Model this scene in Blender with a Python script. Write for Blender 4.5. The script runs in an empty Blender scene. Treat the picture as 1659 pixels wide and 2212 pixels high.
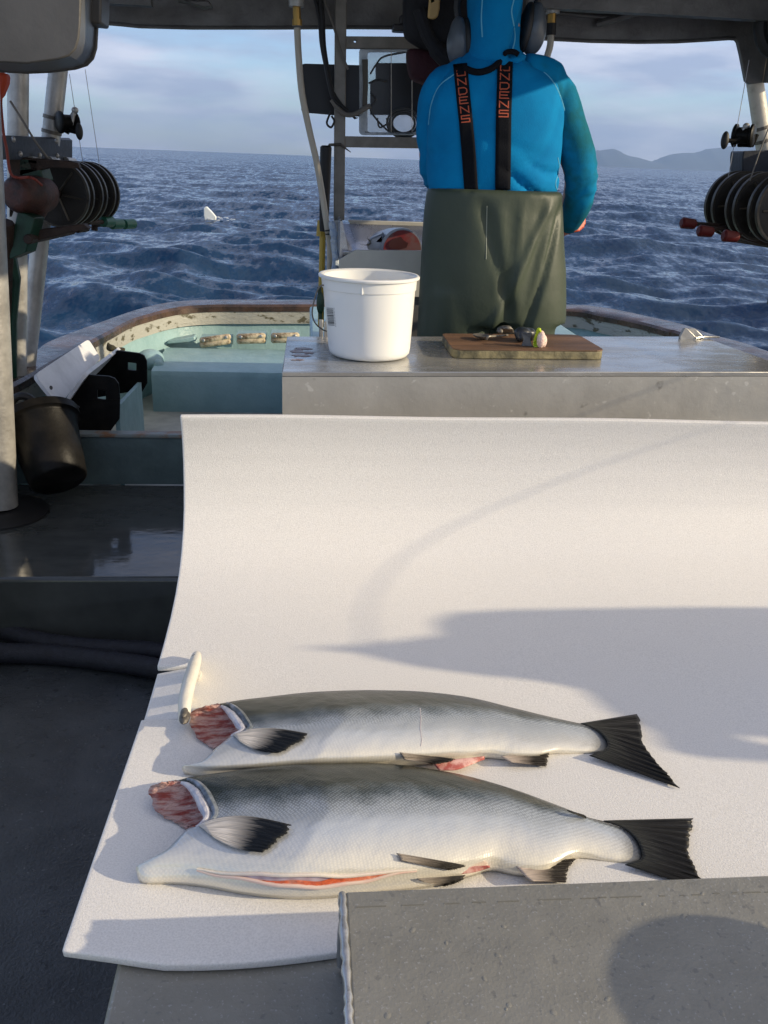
import bpy, bmesh, math, random
import numpy as np
from math import sin, cos, pi, radians, sqrt
from mathutils import Vector, Matrix
from mathutils.bvhtree import BVHTree
from mathutils.geometry import tessellate_polygon
random.seed(7); np.random.seed(7)
SC = bpy.context.scene
COL = SC.collection
R = radians
V = Vector

# ---------------------------------------------------------------- camera (held by the photographer, origin of the scene)
PITCH, YAW, ROLL = R(21.75), R(5.5), R(2.2)
FD = 2822 / 1.4756                       # focal length in measuring units (picture 1659 x 2212)
fw = V((sin(YAW) * cos(PITCH), cos(YAW) * cos(PITCH), -sin(PITCH)))
rt = V((cos(YAW), -sin(YAW), 0)); up = rt.cross(fw)
r2 = cos(ROLL) * rt + sin(ROLL) * up; u2 = -sin(ROLL) * rt + cos(ROLL) * up
cam = bpy.data.cameras.new("camera"); cam.sensor_fit = 'HORIZONTAL'; cam.sensor_width = 36
cam.lens = 36 * 2822 / 2448; cam.clip_start = 0.02; cam.clip_end = 120000
camo = bpy.data.objects.new("camera", cam); COL.objects.link(camo)
camo.matrix_world = Matrix(((r2.x, u2.x, -fw.x, 0), (r2.y, u2.y, -fw.y, 0), (r2.z, u2.z, -fw.z, 0), (0, 0, 0, 1)))
SC.camera = camo

def ray(x, y): return fw * FD + r2 * (x - 829.5) - u2 * (y - 1106)
def Z(x, y, z):
    d = ray(x, y); return d * (z / d.z)
def Y(x, y, v):
    d = ray(x, y); return d * (v / d.y)
def X(x, y, v):
    d = ray(x, y); return d * (v / d.x)

# ---------------------------------------------------------------- world, sun, exposure
SUN_EL, SUN_AZ = R(19.5), R(104.5)            # azimuth clockwise from +Y (astern)
SDIR = V((sin(SUN_AZ) * cos(SUN_EL), cos(SUN_AZ) * cos(SUN_EL), sin(SUN_EL)))
w = bpy.data.worlds.new("World"); SC.world = w; w.use_nodes = True
nt = w.node_tree; nt.nodes.clear()
def wn(t, **k):
    n = nt.nodes.new(t)
    for a, b in k.items(): setattr(n, a, b)
    return n
out = wn('ShaderNodeOutputWorld'); bg = wn('ShaderNodeBackground'); bg.inputs[1].default_value = 0.12
sky = wn('ShaderNodeTexSky', sky_type='NISHITA', sun_disc=False, sun_elevation=SUN_EL, sun_rotation=SUN_AZ)
sky.air_density = 1.0; sky.dust_density = 0.6; sky.ozone_density = 1.6
tc = wn('ShaderNodeTexCoord'); mp = wn('ShaderNodeMapping'); mp.inputs['Scale'].default_value = (1.3, 1.3, 7.5)
nz = wn('ShaderNodeTexNoise'); nz.inputs['Scale'].default_value = 2.1; nz.inputs['Detail'].default_value = 7; nz.inputs['Roughness'].default_value = .55
mp.inputs['Location'].default_value = (0.35, 0.2, 0.1)
rp = wn('ShaderNodeValToRGB'); rp.color_ramp.elements[0].position = .40; rp.color_ramp.elements[1].position = .57
mp2 = wn('ShaderNodeMapping'); mp2.inputs['Scale'].default_value = (3, 3, 14)
nz2 = wn('ShaderNodeTexNoise'); nz2.inputs['Scale'].default_value = 2.6; nz2.inputs['Detail'].default_value = 6
cr = wn('ShaderNodeValToRGB')
cr.color_ramp.elements[0].position = .42; cr.color_ramp.elements[0].color = (3.7, 4.15, 5.8, 1)
cr.color_ramp.elements[1].position = .68; cr.color_ramp.elements[1].color = (7.4, 7.4, 8.5, 1)
mx = wn('ShaderNodeMix', data_type='RGBA'); mulf = wn('ShaderNodeMath', operation='MULTIPLY'); mulf.inputs[1].default_value = .82
L = nt.links.new
L(tc.outputs['Generated'], mp.inputs[0]); L(mp.outputs[0], nz.inputs[0]); L(nz.outputs[0], rp.inputs[0])
L(tc.outputs['Generated'], mp2.inputs[0]); L(mp2.outputs[0], nz2.inputs[0]); L(nz2.outputs[0], cr.inputs[0])
L(rp.outputs[0], mulf.inputs[0]); L(mulf.outputs[0], mx.inputs[0]); tint = wn('ShaderNodeMix', data_type='RGBA', blend_type='MULTIPLY'); tint.inputs[0].default_value = 1; tint.inputs[7].default_value = (1.2, 1.42, 1.8, 1); L(sky.outputs[0], tint.inputs[6]); L(tint.outputs[2], mx.inputs[6]); L(cr.outputs[0], mx.inputs[7])
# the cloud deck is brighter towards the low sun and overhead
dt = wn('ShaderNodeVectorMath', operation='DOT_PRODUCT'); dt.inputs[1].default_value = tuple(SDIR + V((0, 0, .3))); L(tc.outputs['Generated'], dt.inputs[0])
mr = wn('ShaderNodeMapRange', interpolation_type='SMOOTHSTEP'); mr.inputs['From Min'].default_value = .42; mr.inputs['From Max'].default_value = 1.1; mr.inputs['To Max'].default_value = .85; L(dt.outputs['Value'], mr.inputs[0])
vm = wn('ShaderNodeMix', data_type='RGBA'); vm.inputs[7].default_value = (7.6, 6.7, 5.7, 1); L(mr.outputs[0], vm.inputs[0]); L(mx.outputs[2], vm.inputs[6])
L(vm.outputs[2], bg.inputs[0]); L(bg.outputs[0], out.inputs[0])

sl = bpy.data.lights.new("sun", 'SUN'); sl.energy = 4.6; sl.angle = R(.53); sl.color = (1, .84, .60)
so = bpy.data.objects.new("sun", sl); COL.objects.link(so)
so.rotation_euler = SDIR.to_track_quat('Z', 'Y').to_euler(); so.location = SDIR * 20
vs = SC.view_settings; vs.view_transform = 'Standard'; vs.look = 'None'; vs.gamma = 1; vs.use_curve_mapping = False; vs.exposure = 0.05
SC.cycles.use_denoising = True; SC.cycles.max_bounces = 8; SC.cycles.volume_bounces = 0

# ---------------------------------------------------------------- materials
MATS = {}
def mat(name, col, rough=.5, metal=0., col2=None, vs=6., vlo=.4, vhi=.65, bump=0., bs=30., rvar=0., stretch=(1, 1, 1), detail=5, bdist=.01,
        sss=0., coat=0., spec=None, alpha=1., trans=0., bump2=0., bs2=200., sheen=0.):
    m = bpy.data.materials.new(name); m.use_nodes = True
    t = m.node_tree; b = t.nodes['Principled BSDF']; lk = t.links.new
    b.inputs['Base Color'].default_value = (*col, 1); b.inputs['Roughness'].default_value = rough; b.inputs['Metallic'].default_value = metal
    if sss: b.inputs['Subsurface Weight'].default_value = sss; b.inputs['Subsurface Radius'].default_value = (.02, .018, .015); b.inputs['Subsurface Scale'].default_value = .5
    if coat: b.inputs['Coat Weight'].default_value = coat; b.inputs['Coat Roughness'].default_value = .12
    if sheen: b.inputs['Sheen Weight'].default_value = sheen
    if spec is not None: b.inputs['Specular IOR Level'].default_value = spec
    if alpha < 1: b.inputs['Alpha'].default_value = alpha
    if trans: b.inputs['Transmission Weight'].default_value = trans
    c = t.nodes.new('ShaderNodeTexCoord'); mpn = t.nodes.new('ShaderNodeMapping'); mpn.inputs['Scale'].default_value = stretch
    lk(c.outputs['Object'], mpn.inputs[0])
    def noise(s, d=5):
        n = t.nodes.new('ShaderNodeTexNoise'); n.inputs['Scale'].default_value = s; n.inputs['Detail'].default_value = d
        n.inputs['Roughness'].default_value = .6; lk(mpn.outputs[0], n.inputs[0]); return n
    if col2 is not None:
        n = noise(vs, detail); r = t.nodes.new('ShaderNodeValToRGB')
        r.color_ramp.elements[0].position = vlo; r.color_ramp.elements[0].color = (*col2, 1)
        r.color_ramp.elements[1].position = vhi; r.color_ramp.elements[1].color = (*col, 1)
        lk(n.outputs[0], r.inputs[0]); lk(r.outputs[0], b.inputs['Base Color'])
    if rvar:
        n = noise(vs * 1.7, 4); q = t.nodes.new('ShaderNodeMapRange'); q.inputs['To Min'].default_value = max(.02, rough - rvar); q.inputs['To Max'].default_value = rough + rvar
        q.inputs['From Min'].default_value = .3; q.inputs['From Max'].default_value = .7
        lk(n.outputs[0], q.inputs[0]); lk(q.outputs[0], b.inputs['Roughness'])
    last = None
    for bb, ss in ((bump, bs), (bump2, bs2)):
        if bb:
            n = noise(ss, 4); bn = t.nodes.new('ShaderNodeBump'); bn.inputs['Strength'].default_value = bb; bn.inputs['Distance'].default_value = bdist
            lk(n.outputs[0], bn.inputs['Height'])
            if last: lk(last.outputs[0], bn.inputs['Normal'])
            last = bn
    if last: lk(last.outputs[0], b.inputs['Normal'])
    MATS[name] = m; return m

ALU = mat('aluminium', (.52, .51, .49), .36, .75, (.36, .36, .35), 5, .35, .68, .15, 60, .12)
ALU_TOP = mat('aluminium_table', (.50, .49, .465), .24, .6, (.37, .365, .35), 9, .35, .65, .06, 25, .13, stretch=(.5, 1.4, 1))
ALU_FRONT = mat('aluminium_face', (.50, .49, .46), .42, .4, (.41, .40, .375), 7, .3, .7, .06, 60, .1)
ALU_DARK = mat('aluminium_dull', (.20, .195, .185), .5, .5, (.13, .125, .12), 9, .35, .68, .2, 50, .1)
GALV = mat('worn_aluminium', (.262, .252, .215), .42, .3, (.222, .214, .182), 20, .30, .65, .10, 40, .12, bump2=.10, bs2=260)
POLE = mat('pole_metal', (.50, .49, .46), .42, .45, (.34, .33, .31), 14, .35, .6, .15, 80, .1)
POLE_PAINT = mat('cream_pole_paint', (.58, .54, .45), .45, 0, (.4, .36, .28), 18, .3, .5, .2, 60)
DECK = mat('deck_paint', (.050, .056, .062), .20, 0, (.030, .034, .038), 7, .35, .65, .22, 22, .12, bump2=.22, bs2=140)
DECK_WET = mat('wet_deck_paint', (.075, .08, .078), .075, 0, (.05, .055, .053), 6, .35, .65, .06, 12, .05, stretch=(1, 2, 1))
PLANK = mat('pale_floor_planks', (.42, .42, .38), .5, 0, (.28, .28, .26), 9, .35, .65, .15, 30)
TEAL = mat('teal_paint', (.28, .43, .45), .42, 0, (.225, .365, .385), 9, .3, .6, .35, 26, .1, bump2=.15, bs2=90)
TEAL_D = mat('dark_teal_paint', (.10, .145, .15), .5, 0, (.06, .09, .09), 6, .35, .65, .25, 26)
CREAM = mat('peeling_cream_paint', (.36, .36, .32), .55, 0, (.09, .08, .045), 13, .37, .44, .5, 30, stretch=(1, 1, 2.2))
RAILW = mat('varnished_rail', (.085, .048, .032), .28, 0, (.028, .020, .017), 8, .38, .62, .3, 30, .12)
WOODY = mat('weathered_handle_wood', (.62, .52, .35), .6, 0, (.14, .08, .03), 26, .36, .56, .4, 60)
BOARD = mat('cutting_board_wood', (.215, .115, .06), .6, 0, (.075, .042, .024), 9, .3, .68, .3, 40, stretch=(.35, 3, 3))
BOARD_E = mat('cutting_board_edge', (.22, .19, .10), .6, 0, (.06, .055, .03), 22, .35, .62, .3, 60)
WHITEP = mat('white_plastic', (.80, .80, .77), .32, 0, None, sss=.15)
WHITEB = mat('white_poly_board', (.66, .66, .66), .45, 0, (.5, .5, .5), 8, .3, .55, .1, 40)
CREAMB = mat('cream_poly_board', (.60, .58, .50), .45, 0, (.5, .48, .42), 8, .3, .6)
BLACKP = mat('black_plastic', (.006, .006, .006), .42, 0, (.012, .011, .010), 14, .4, .6, .12, 40, spec=.12)
FRAMEG = mat('frame_metal', (.27, .25, .215), .5, .3, (.18, .165, .14), 14, .35, .65, .15, 60)
BLACKR = mat('black_rubber', (.012, .012, .013), .55, 0)
STEEL = mat('stainless', (.46, .48, .52), .25, .85, (.36, .37, .40), 7, .35, .65, .1, 40, .1)
GREYT = mat('grey_tote_plastic', (.085, .082, .076), .42, 0, (.065, .062, .056), 4, .4, .6, .08, 40)
MOTOR = mat('rusty_motor_paint', (.07, .022, .013), .6, 0, (.024, .011, .008), 30, .35, .6, .4, 80)
GREENP = mat('green_paint', (.008, .05, .026), .5, 0, (.005, .024, .014), 16, .35, .6, .2, 60)
GREENG = mat('green_grip', (.006, .085, .045), .45, 0)
REDG = mat('red_grip', (.09, .008, .007), .5, 0, spec=.25)
SPOOL = mat('gurdy_spool_metal', (.020, .017, .013), .5, .3, (.012, .010, .008), 20, .35, .65, .2, 80, .1)
SPOOLR = mat('gurdy_rim_metal', (.085, .075, .058), .45, .5, (.04, .032, .024), 25, .35, .65)
NAVYB = mat('navy_housing_paint', (.022, .027, .04), .5, 0, (.014, .016, .022), 18, .35, .65, .2, 60)
RUSTY = mat('rusty_steel', (.05, .028, .018), .7, .2, (.024, .015, .011), 24, .35, .65, .4, 70)
HOSEW = mat('beige_hose_rubber', (.52, .47, .38), .4, 0)
HOSEB = mat('ribbed_navy_hose', (.020, .022, .034), .65, 0, (.012, .013, .02), 60, .35, .65, .4, 240)
BRASS = mat('brass', (.42, .26, .08), .35, .9)
TAN = mat('tan_wood', (.52, .33, .12), .5, 0)
MAROON = mat('maroon_cloth', (.055, .008, .014), .8, 0, (.03, .005, .008), 12, .3, .7, .3, 60)
BLACKC = mat('black_cloth', (.010, .010, .013), .8, 0, None, bump=.3, bs=60)
YELLOW = mat('yellow_plastic', (.55, .37, .05), .45, 0)
LIME = mat('lime_plastic', (.55, .68, .04), .35, 0, sss=.1)
BAIT = mat('pale_bait', (.80, .66, .56), .45, 0, (.74, .50, .44), 60, .35, .6, .5, 120, sss=.2)
ROPE_B = mat('pale_blue_rope', (.50, .56, .62), .7, 0, (.3, .4, .55), 60, .4, .55, .6, 130)
CORD_R = mat('red_cord', (.22, .035, .02), .7, 0)
CORD_G = mat('grey_cord', (.17, .155, .135), .7, 0)
LINE = mat('thin_line', (.36, .36, .38), .5, 0)
FLOATW = mat('white_float_paint', (.72, .77, .74), .45, 0)
HOODIE = mat('blue_fleece', (.0, .225, .50), .85, 0, (.0, .165, .39), 9, .3, .7, .15, 300, spec=.15)
HOODIE2 = mat('blue_sleeve_fleece', (.0, .22, .46), .85, 0, (.006, .12, .17), 6, .38, .60, .15, 300, spec=.15)
SEAMB = mat('pale_blue_thread', (.12, .45, .62), .8, 0)
BIB = mat('olive_rubber_bib', (.054, .072, .048), .52, 0, (.040, .054, .037), 4, .3, .7, .10, 35, .07, spec=.35)
STRAP = mat('black_webbing', (.008, .009, .012), .9, 0, bump=.2, bs=300, spec=.1)
ORANGE = mat('orange_lettering', (.46, .085, .035), .7, 0)
MUFF = mat('grey_ear_muff', (.085, .10, .115), .32, 0)
SKIN = mat('skin', (.50, .30, .22), .5, 0, sss=.2)
GLOVE = mat('orange_rubber_glove', (.52, .07, .02), .5, 0)
INK = mat('black_ink', (.02, .02, .02), .5, 0)
FLESH = mat('red_flesh', (.36, .055, .038), .32, 0, (.66, .40, .34), 55, .44, .60, .9, 90, sss=.12, stretch=(.6, 2.2, 2.2), coat=.3, bdist=.02)
FLESHO = mat('orange_flesh', (.68, .13, .045), .3, 0, (.80, .34, .22), 60, .32, .52, .35, 120, sss=.15, coat=.3, stretch=(.5, 1, 1))
MEMB = mat('white_membrane', (.60, .58, .60), .3, 0, (.36, .37, .44), 55, .35, .58, .3, 90, sss=.15, coat=.3)
BELLYF = mat('belly_flap_skin', (.78, .71, .58), .33, 0, (.77, .64, .54), 18, .35, .6, .1, 120, sss=.2, coat=.2)
DARKRED = mat('dark_cavity', (.06, .015, .012), .4, 0)
HULLW = mat('hull_paint', (.5, .5, .48), .4, 0)
PANEL = mat('dark_panel', (.006, .007, .009), .45, 0)
EBOX = mat('clear_box_plastic', (.55, .58, .60), .25, 0, trans=.35)
CLEATW = mat('chipped_cleat_paint', (.66, .63, .55), .42, 0, (.60, .57, .49), 30, .3, .6, .2, 60)
CHIP = mat('bare_cleat_metal', (.17, .155, .13), .5, .4, (.09, .08, .07), 60, .35, .6, .4, 90)

def specks(m, lite, dark, sc1=150, sc2=60, th1=.63, th2=.37):
    """pale specks and dark pits over a worn surface"""
    t = m.node_tree; b = t.nodes['Principled BSDF']; src = b.inputs['Base Color'].links[0].from_socket; c = t.nodes.new('ShaderNodeTexCoord')
    for col, sc, lo, hi in ((lite, sc1, th1, th1 + .05), (dark, sc2, th2, th2 - .06)):
        n = t.nodes.new('ShaderNodeTexNoise'); n.inputs['Scale'].default_value = sc; n.inputs['Detail'].default_value = 3; t.links.new(c.outputs['Object'], n.inputs[0])
        q = t.nodes.new('ShaderNodeMapRange'); q.inputs['From Min'].default_value = lo; q.inputs['From Max'].default_value = hi; t.links.new(n.outputs[0], q.inputs[0])
        x = t.nodes.new('ShaderNodeMix'); x.data_type = 'RGBA'; x.inputs[7].default_value = (*col, 1); t.links.new(q.outputs[0], x.inputs[0]); t.links.new(src, x.inputs[6]); src = x.outputs[2]
    t.links.new(src, b.inputs['Base Color'])
specks(GALV, (.32, .315, .29), (.19, .185, .165), 260, 110, .63, .36); specks(DECK, (.085, .092, .10), (.024, .027, .03), 110, 40, .68); specks(ALU_FRONT, (.58, .57, .54), (.30, .29, .27), 40, 22, .66, .34)

def stripes_mat(name, c1, c2, scale, axis, rough=.4):
    m = bpy.data.materials.new(name); m.use_nodes = True; t = m.node_tree; b = t.nodes['Principled BSDF']; b.inputs['Roughness'].default_value = rough
    c = t.nodes.new('ShaderNodeTexCoord'); wv = t.nodes.new('ShaderNodeTexWave'); wv.bands_direction = axis; wv.inputs['Scale'].default_value = scale
    wv.inputs['Distortion'].default_value = 1.5; wv.inputs['Detail'].default_value = 2
    r = t.nodes.new('ShaderNodeValToRGB'); r.color_ramp.elements[0].color = (*c1, 1); r.color_ramp.elements[1].color = (*c2, 1)
    t.links.new(c.outputs['Object'], wv.inputs[0]); t.links.new(wv.outputs[0], r.inputs[0]); t.links.new(r.outputs[0], b.inputs['Base Color'])
    return m
RIBS = stripes_mat('rib_cage_lining', (.50, .36, .38), (.60, .49, .52), 17, 'X')

def foam_mat():
    m = mat('white_foam', (.785, .76, .715), .5, 0, (.65, .63, .59), 430, .33, .60, .32, 420, sss=.08, bdist=.002, bump2=.3, bs2=900)
    t = m.node_tree; b = t.nodes['Principled BSDF']
    b.inputs['Sheen Weight'].default_value = .05
    return m
FOAM = foam_mat()

def fish_mat():
    m = bpy.data.materials.new('salmon_skin'); m.use_nodes = True; t = m.node_tree; b = t.nodes['Principled BSDF']; lk = t.links.new
    def N(k, **kw):
        n = t.nodes.new(k)
        for a, q in kw.items(): setattr(n, a, q)
        return n
    un = N('ShaderNodeUVMap', uv_map='norm'); um = N('ShaderNodeUVMap', uv_map='metre')
    sep = N('ShaderNodeSeparateXYZ'); lk(un.outputs[0], sep.inputs[0])
    nz = N('ShaderNodeTexNoise'); nz.inputs['Scale'].default_value = 22; nz.inputs['Detail'].default_value = 4; lk(um.outputs[0], nz.inputs[0])
    ma = N('ShaderNodeMath', operation='MULTIPLY_ADD'); ma.inputs[1].default_value = .14; lk(nz.outputs[0], ma.inputs[0]); lk(sep.outputs[1], ma.inputs[2])
    sub = N('ShaderNodeMath', operation='SUBTRACT'); sub.inputs[1].default_value = .07; lk(ma.outputs[0], sub.inputs[0])
    rp = N('ShaderNodeValToRGB'); e = rp.color_ramp.elements
    stops = [(0, (.013, .017, .010)), (.16, (.024, .031, .024)), (.225, (.11, .13, .14)), (.31, (.38, .415, .45)), (.50, (.53, .56, .585)), (.68, (.66, .65, .61)), (.84, (.78, .745, .64)), (1, (.80, .745, .62))]
    e[0].position, e[0].color = stops[0][0], (*stops[0][1], 1); e[1].position, e[1].color = stops[-1][0], (*stops[-1][1], 1)
    for p, c in stops[1:-1]:
        q = e.new(p); q.color = (*c, 1)
    lk(sub.outputs[0], rp.inputs[0])
    vo = N('ShaderNodeTexVoronoi', voronoi_dimensions='2D'); vo.inputs['Scale'].default_value = 235; vo.inputs['Randomness'].default_value = .28
    rot = N('ShaderNodeMapping'); rot.inputs['Rotation'].default_value = (0, 0, R(42)); rot.inputs['Scale'].default_value = (1, 1.05, 1)
    lk(um.outputs[0], rot.inputs[0]); lk(rot.outputs[0], vo.inputs[0])
    # scale net: centres pale, rims dark, strong on the back, faint on the belly
    st = N('ShaderNodeValToRGB'); st.color_ramp.elements[0].position = .0; st.color_ramp.elements[0].color = (1, 1, 1, 1)
    st.color_ramp.elements[1].position = .62; st.color_ramp.elements[1].color = (0, 0, 0, 1)
    st.color_ramp.interpolation = 'EASE'; lk(vo.outputs['Distance'], st.inputs[0])
    amt = N('ShaderNodeValToRGB'); amt.color_ramp.elements[0].position = .05; amt.color_ramp.elements[0].color = (1, 1, 1, 1)
    amt.color_ramp.elements[1].position = .42; amt.color_ramp.elements[1].color = (.05, .05, .05, 1); lk(sub.outputs[0], amt.inputs[0])
    pale = N('ShaderNodeMix', data_type='RGBA', blend_type='MULTIPLY'); pale.inputs[7].default_value = (2.3, 2.3, 2.2, 1); lk(rp.outputs[0], pale.inputs[6]); lk(amt.outputs[0], pale.inputs[0])
    dark = N('ShaderNodeMix', data_type='RGBA', blend_type='MULTIPLY'); dark.inputs[7].default_value = (.42, .42, .42, 1); lk(rp.outputs[0], dark.inputs[6]); lk(amt.outputs[0], dark.inputs[0])
    mxc = N('ShaderNodeMix', data_type='RGBA'); lk(st.outputs[0], mxc.inputs[0]); lk(dark.outputs[2], mxc.inputs[6]); lk(pale.outputs[2], mxc.inputs[7])
    tl = N('ShaderNodeMath', operation='MULTIPLY_ADD'); tl.inputs[1].default_value = .07; lk(nz.outputs[0], tl.inputs[0]); lk(sep.outputs[0], tl.inputs[2])
    tr = N('ShaderNodeMapRange'); tr.inputs['From Min'].default_value = .985; tr.inputs['From Max'].default_value = 1.035; lk(tl.outputs[0], tr.inputs[0])
    tm = N('ShaderNodeMix', data_type='RGBA'); tm.inputs[7].default_value = (.06, .06, .055, 1); lk(tr.outputs[0], tm.inputs[0]); lk(mxc.outputs[2], tm.inputs[6]); lk(tm.outputs[2], b.inputs['Base Color'])
    b.inputs['Metallic'].default_value = .30; b.inputs['Roughness'].default_value = .24; b.inputs['Specular IOR Level'].default_value = .36; b.inputs['Coat Weight'].default_value = .10; b.inputs['Coat Roughness'].default_value = .12
    bn = N('ShaderNodeBump'); bn.inputs['Strength'].default_value = .11; bn.inputs['Distance'].default_value = .0012; lk(st.outputs[0], bn.inputs['Height'])
    bn2 = N('ShaderNodeBump'); bn2.inputs['Strength'].default_value = .25; bn2.inputs['Distance'].default_value = .006
    n3 = N('ShaderNodeTexNoise'); n3.inputs['Scale'].default_value = 30; lk(um.outputs[0], n3.inputs[0]); lk(n3.outputs[0], bn2.inputs['Height']); lk(bn.outputs[0], bn2.inputs['Normal'])
    lk(bn2.outputs[0], b.inputs['Normal'])
    return m
FISH = fish_mat()

def fin_mat(name, tip, base, split=.35, rays=60, wid=.3):
    m = bpy.data.materials.new(name); m.use_nodes = True; t = m.node_tree; b = t.nodes['Principled BSDF']; lk = t.links.new
    u = t.nodes.new('ShaderNodeUVMap'); u.uv_map = 'norm'; s = t.nodes.new('ShaderNodeSeparateXYZ'); lk(u.outputs[0], s.inputs[0])
    r = t.nodes.new('ShaderNodeValToRGB'); r.color_ramp.elements[0].position = max(0, split - wid); r.color_ramp.elements[0].color = (*base, 1)
    r.color_ramp.elements[1].position = min(1, split + wid); r.color_ramp.elements[1].color = (*tip, 1)
    mpn = t.nodes.new('ShaderNodeMapping'); mpn.inputs['Scale'].default_value = (2.0, rays, 1); lk(u.outputs[0], mpn.inputs[0])
    n = t.nodes.new('ShaderNodeTexNoise'); n.inputs['Scale'].default_value = 1; n.inputs['Detail'].default_value = 2; lk(mpn.outputs[0], n.inputs[0])
    ad = t.nodes.new('ShaderNodeMath'); ad.operation = 'MULTIPLY_ADD'; ad.inputs[1].default_value = .5; lk(n.outputs[0], ad.inputs[0]); lk(s.outputs[0], ad.inputs[2])
    sb = t.nodes.new('ShaderNodeMath'); sb.operation = 'SUBTRACT'; sb.inputs[1].default_value = .25; lk(ad.outputs[0], sb.inputs[0]); lk(sb.outputs[0], r.inputs[0])
    hl = t.nodes.new('ShaderNodeMix'); hl.data_type = 'RGBA'; hl.blend_type = 'MULTIPLY'; hl.inputs[0].default_value = 1
    rr = t.nodes.new('ShaderNodeValToRGB'); rr.color_ramp.elements[0].position = .4; rr.color_ramp.elements[0].color = (.55, .55, .55, 1); rr.color_ramp.elements[1].position = .66; rr.color_ramp.elements[1].color = (1.4, 1.38, 1.34, 1)
    lk(n.outputs[0], rr.inputs[0]); lk(r.outputs[0], hl.inputs[6]); lk(rr.outputs[0], hl.inputs[7]); lk(hl.outputs[2], b.inputs['Base Color'])
    bn = t.nodes.new('ShaderNodeBump'); bn.inputs['Strength'].default_value = .7; bn.inputs['Distance'].default_value = .003; lk(n.outputs[0], bn.inputs['Height']); lk(bn.outputs[0], b.inputs['Normal'])
    b.inputs['Roughness'].default_value = .42; b.inputs['Specular IOR Level'].default_value = .22
    return m
FIN_T = fin_mat('tail_fin_skin', (.011, .0105, .0095), (.032, .033, .028), .2, 42)
FIN_P = fin_mat('pectoral_fin_skin', (.010, .012, .015), (.72, .66, .58), .50, 30, .17)
FIN_A = fin_mat('anal_fin_skin', (.018, .014, .012), (.60, .50, .42), .36, 30)
FIN_V = fin_mat('pelvic_fin_skin', (.02, .018, .016), (.42, .36, .30), .45, 20)

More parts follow.
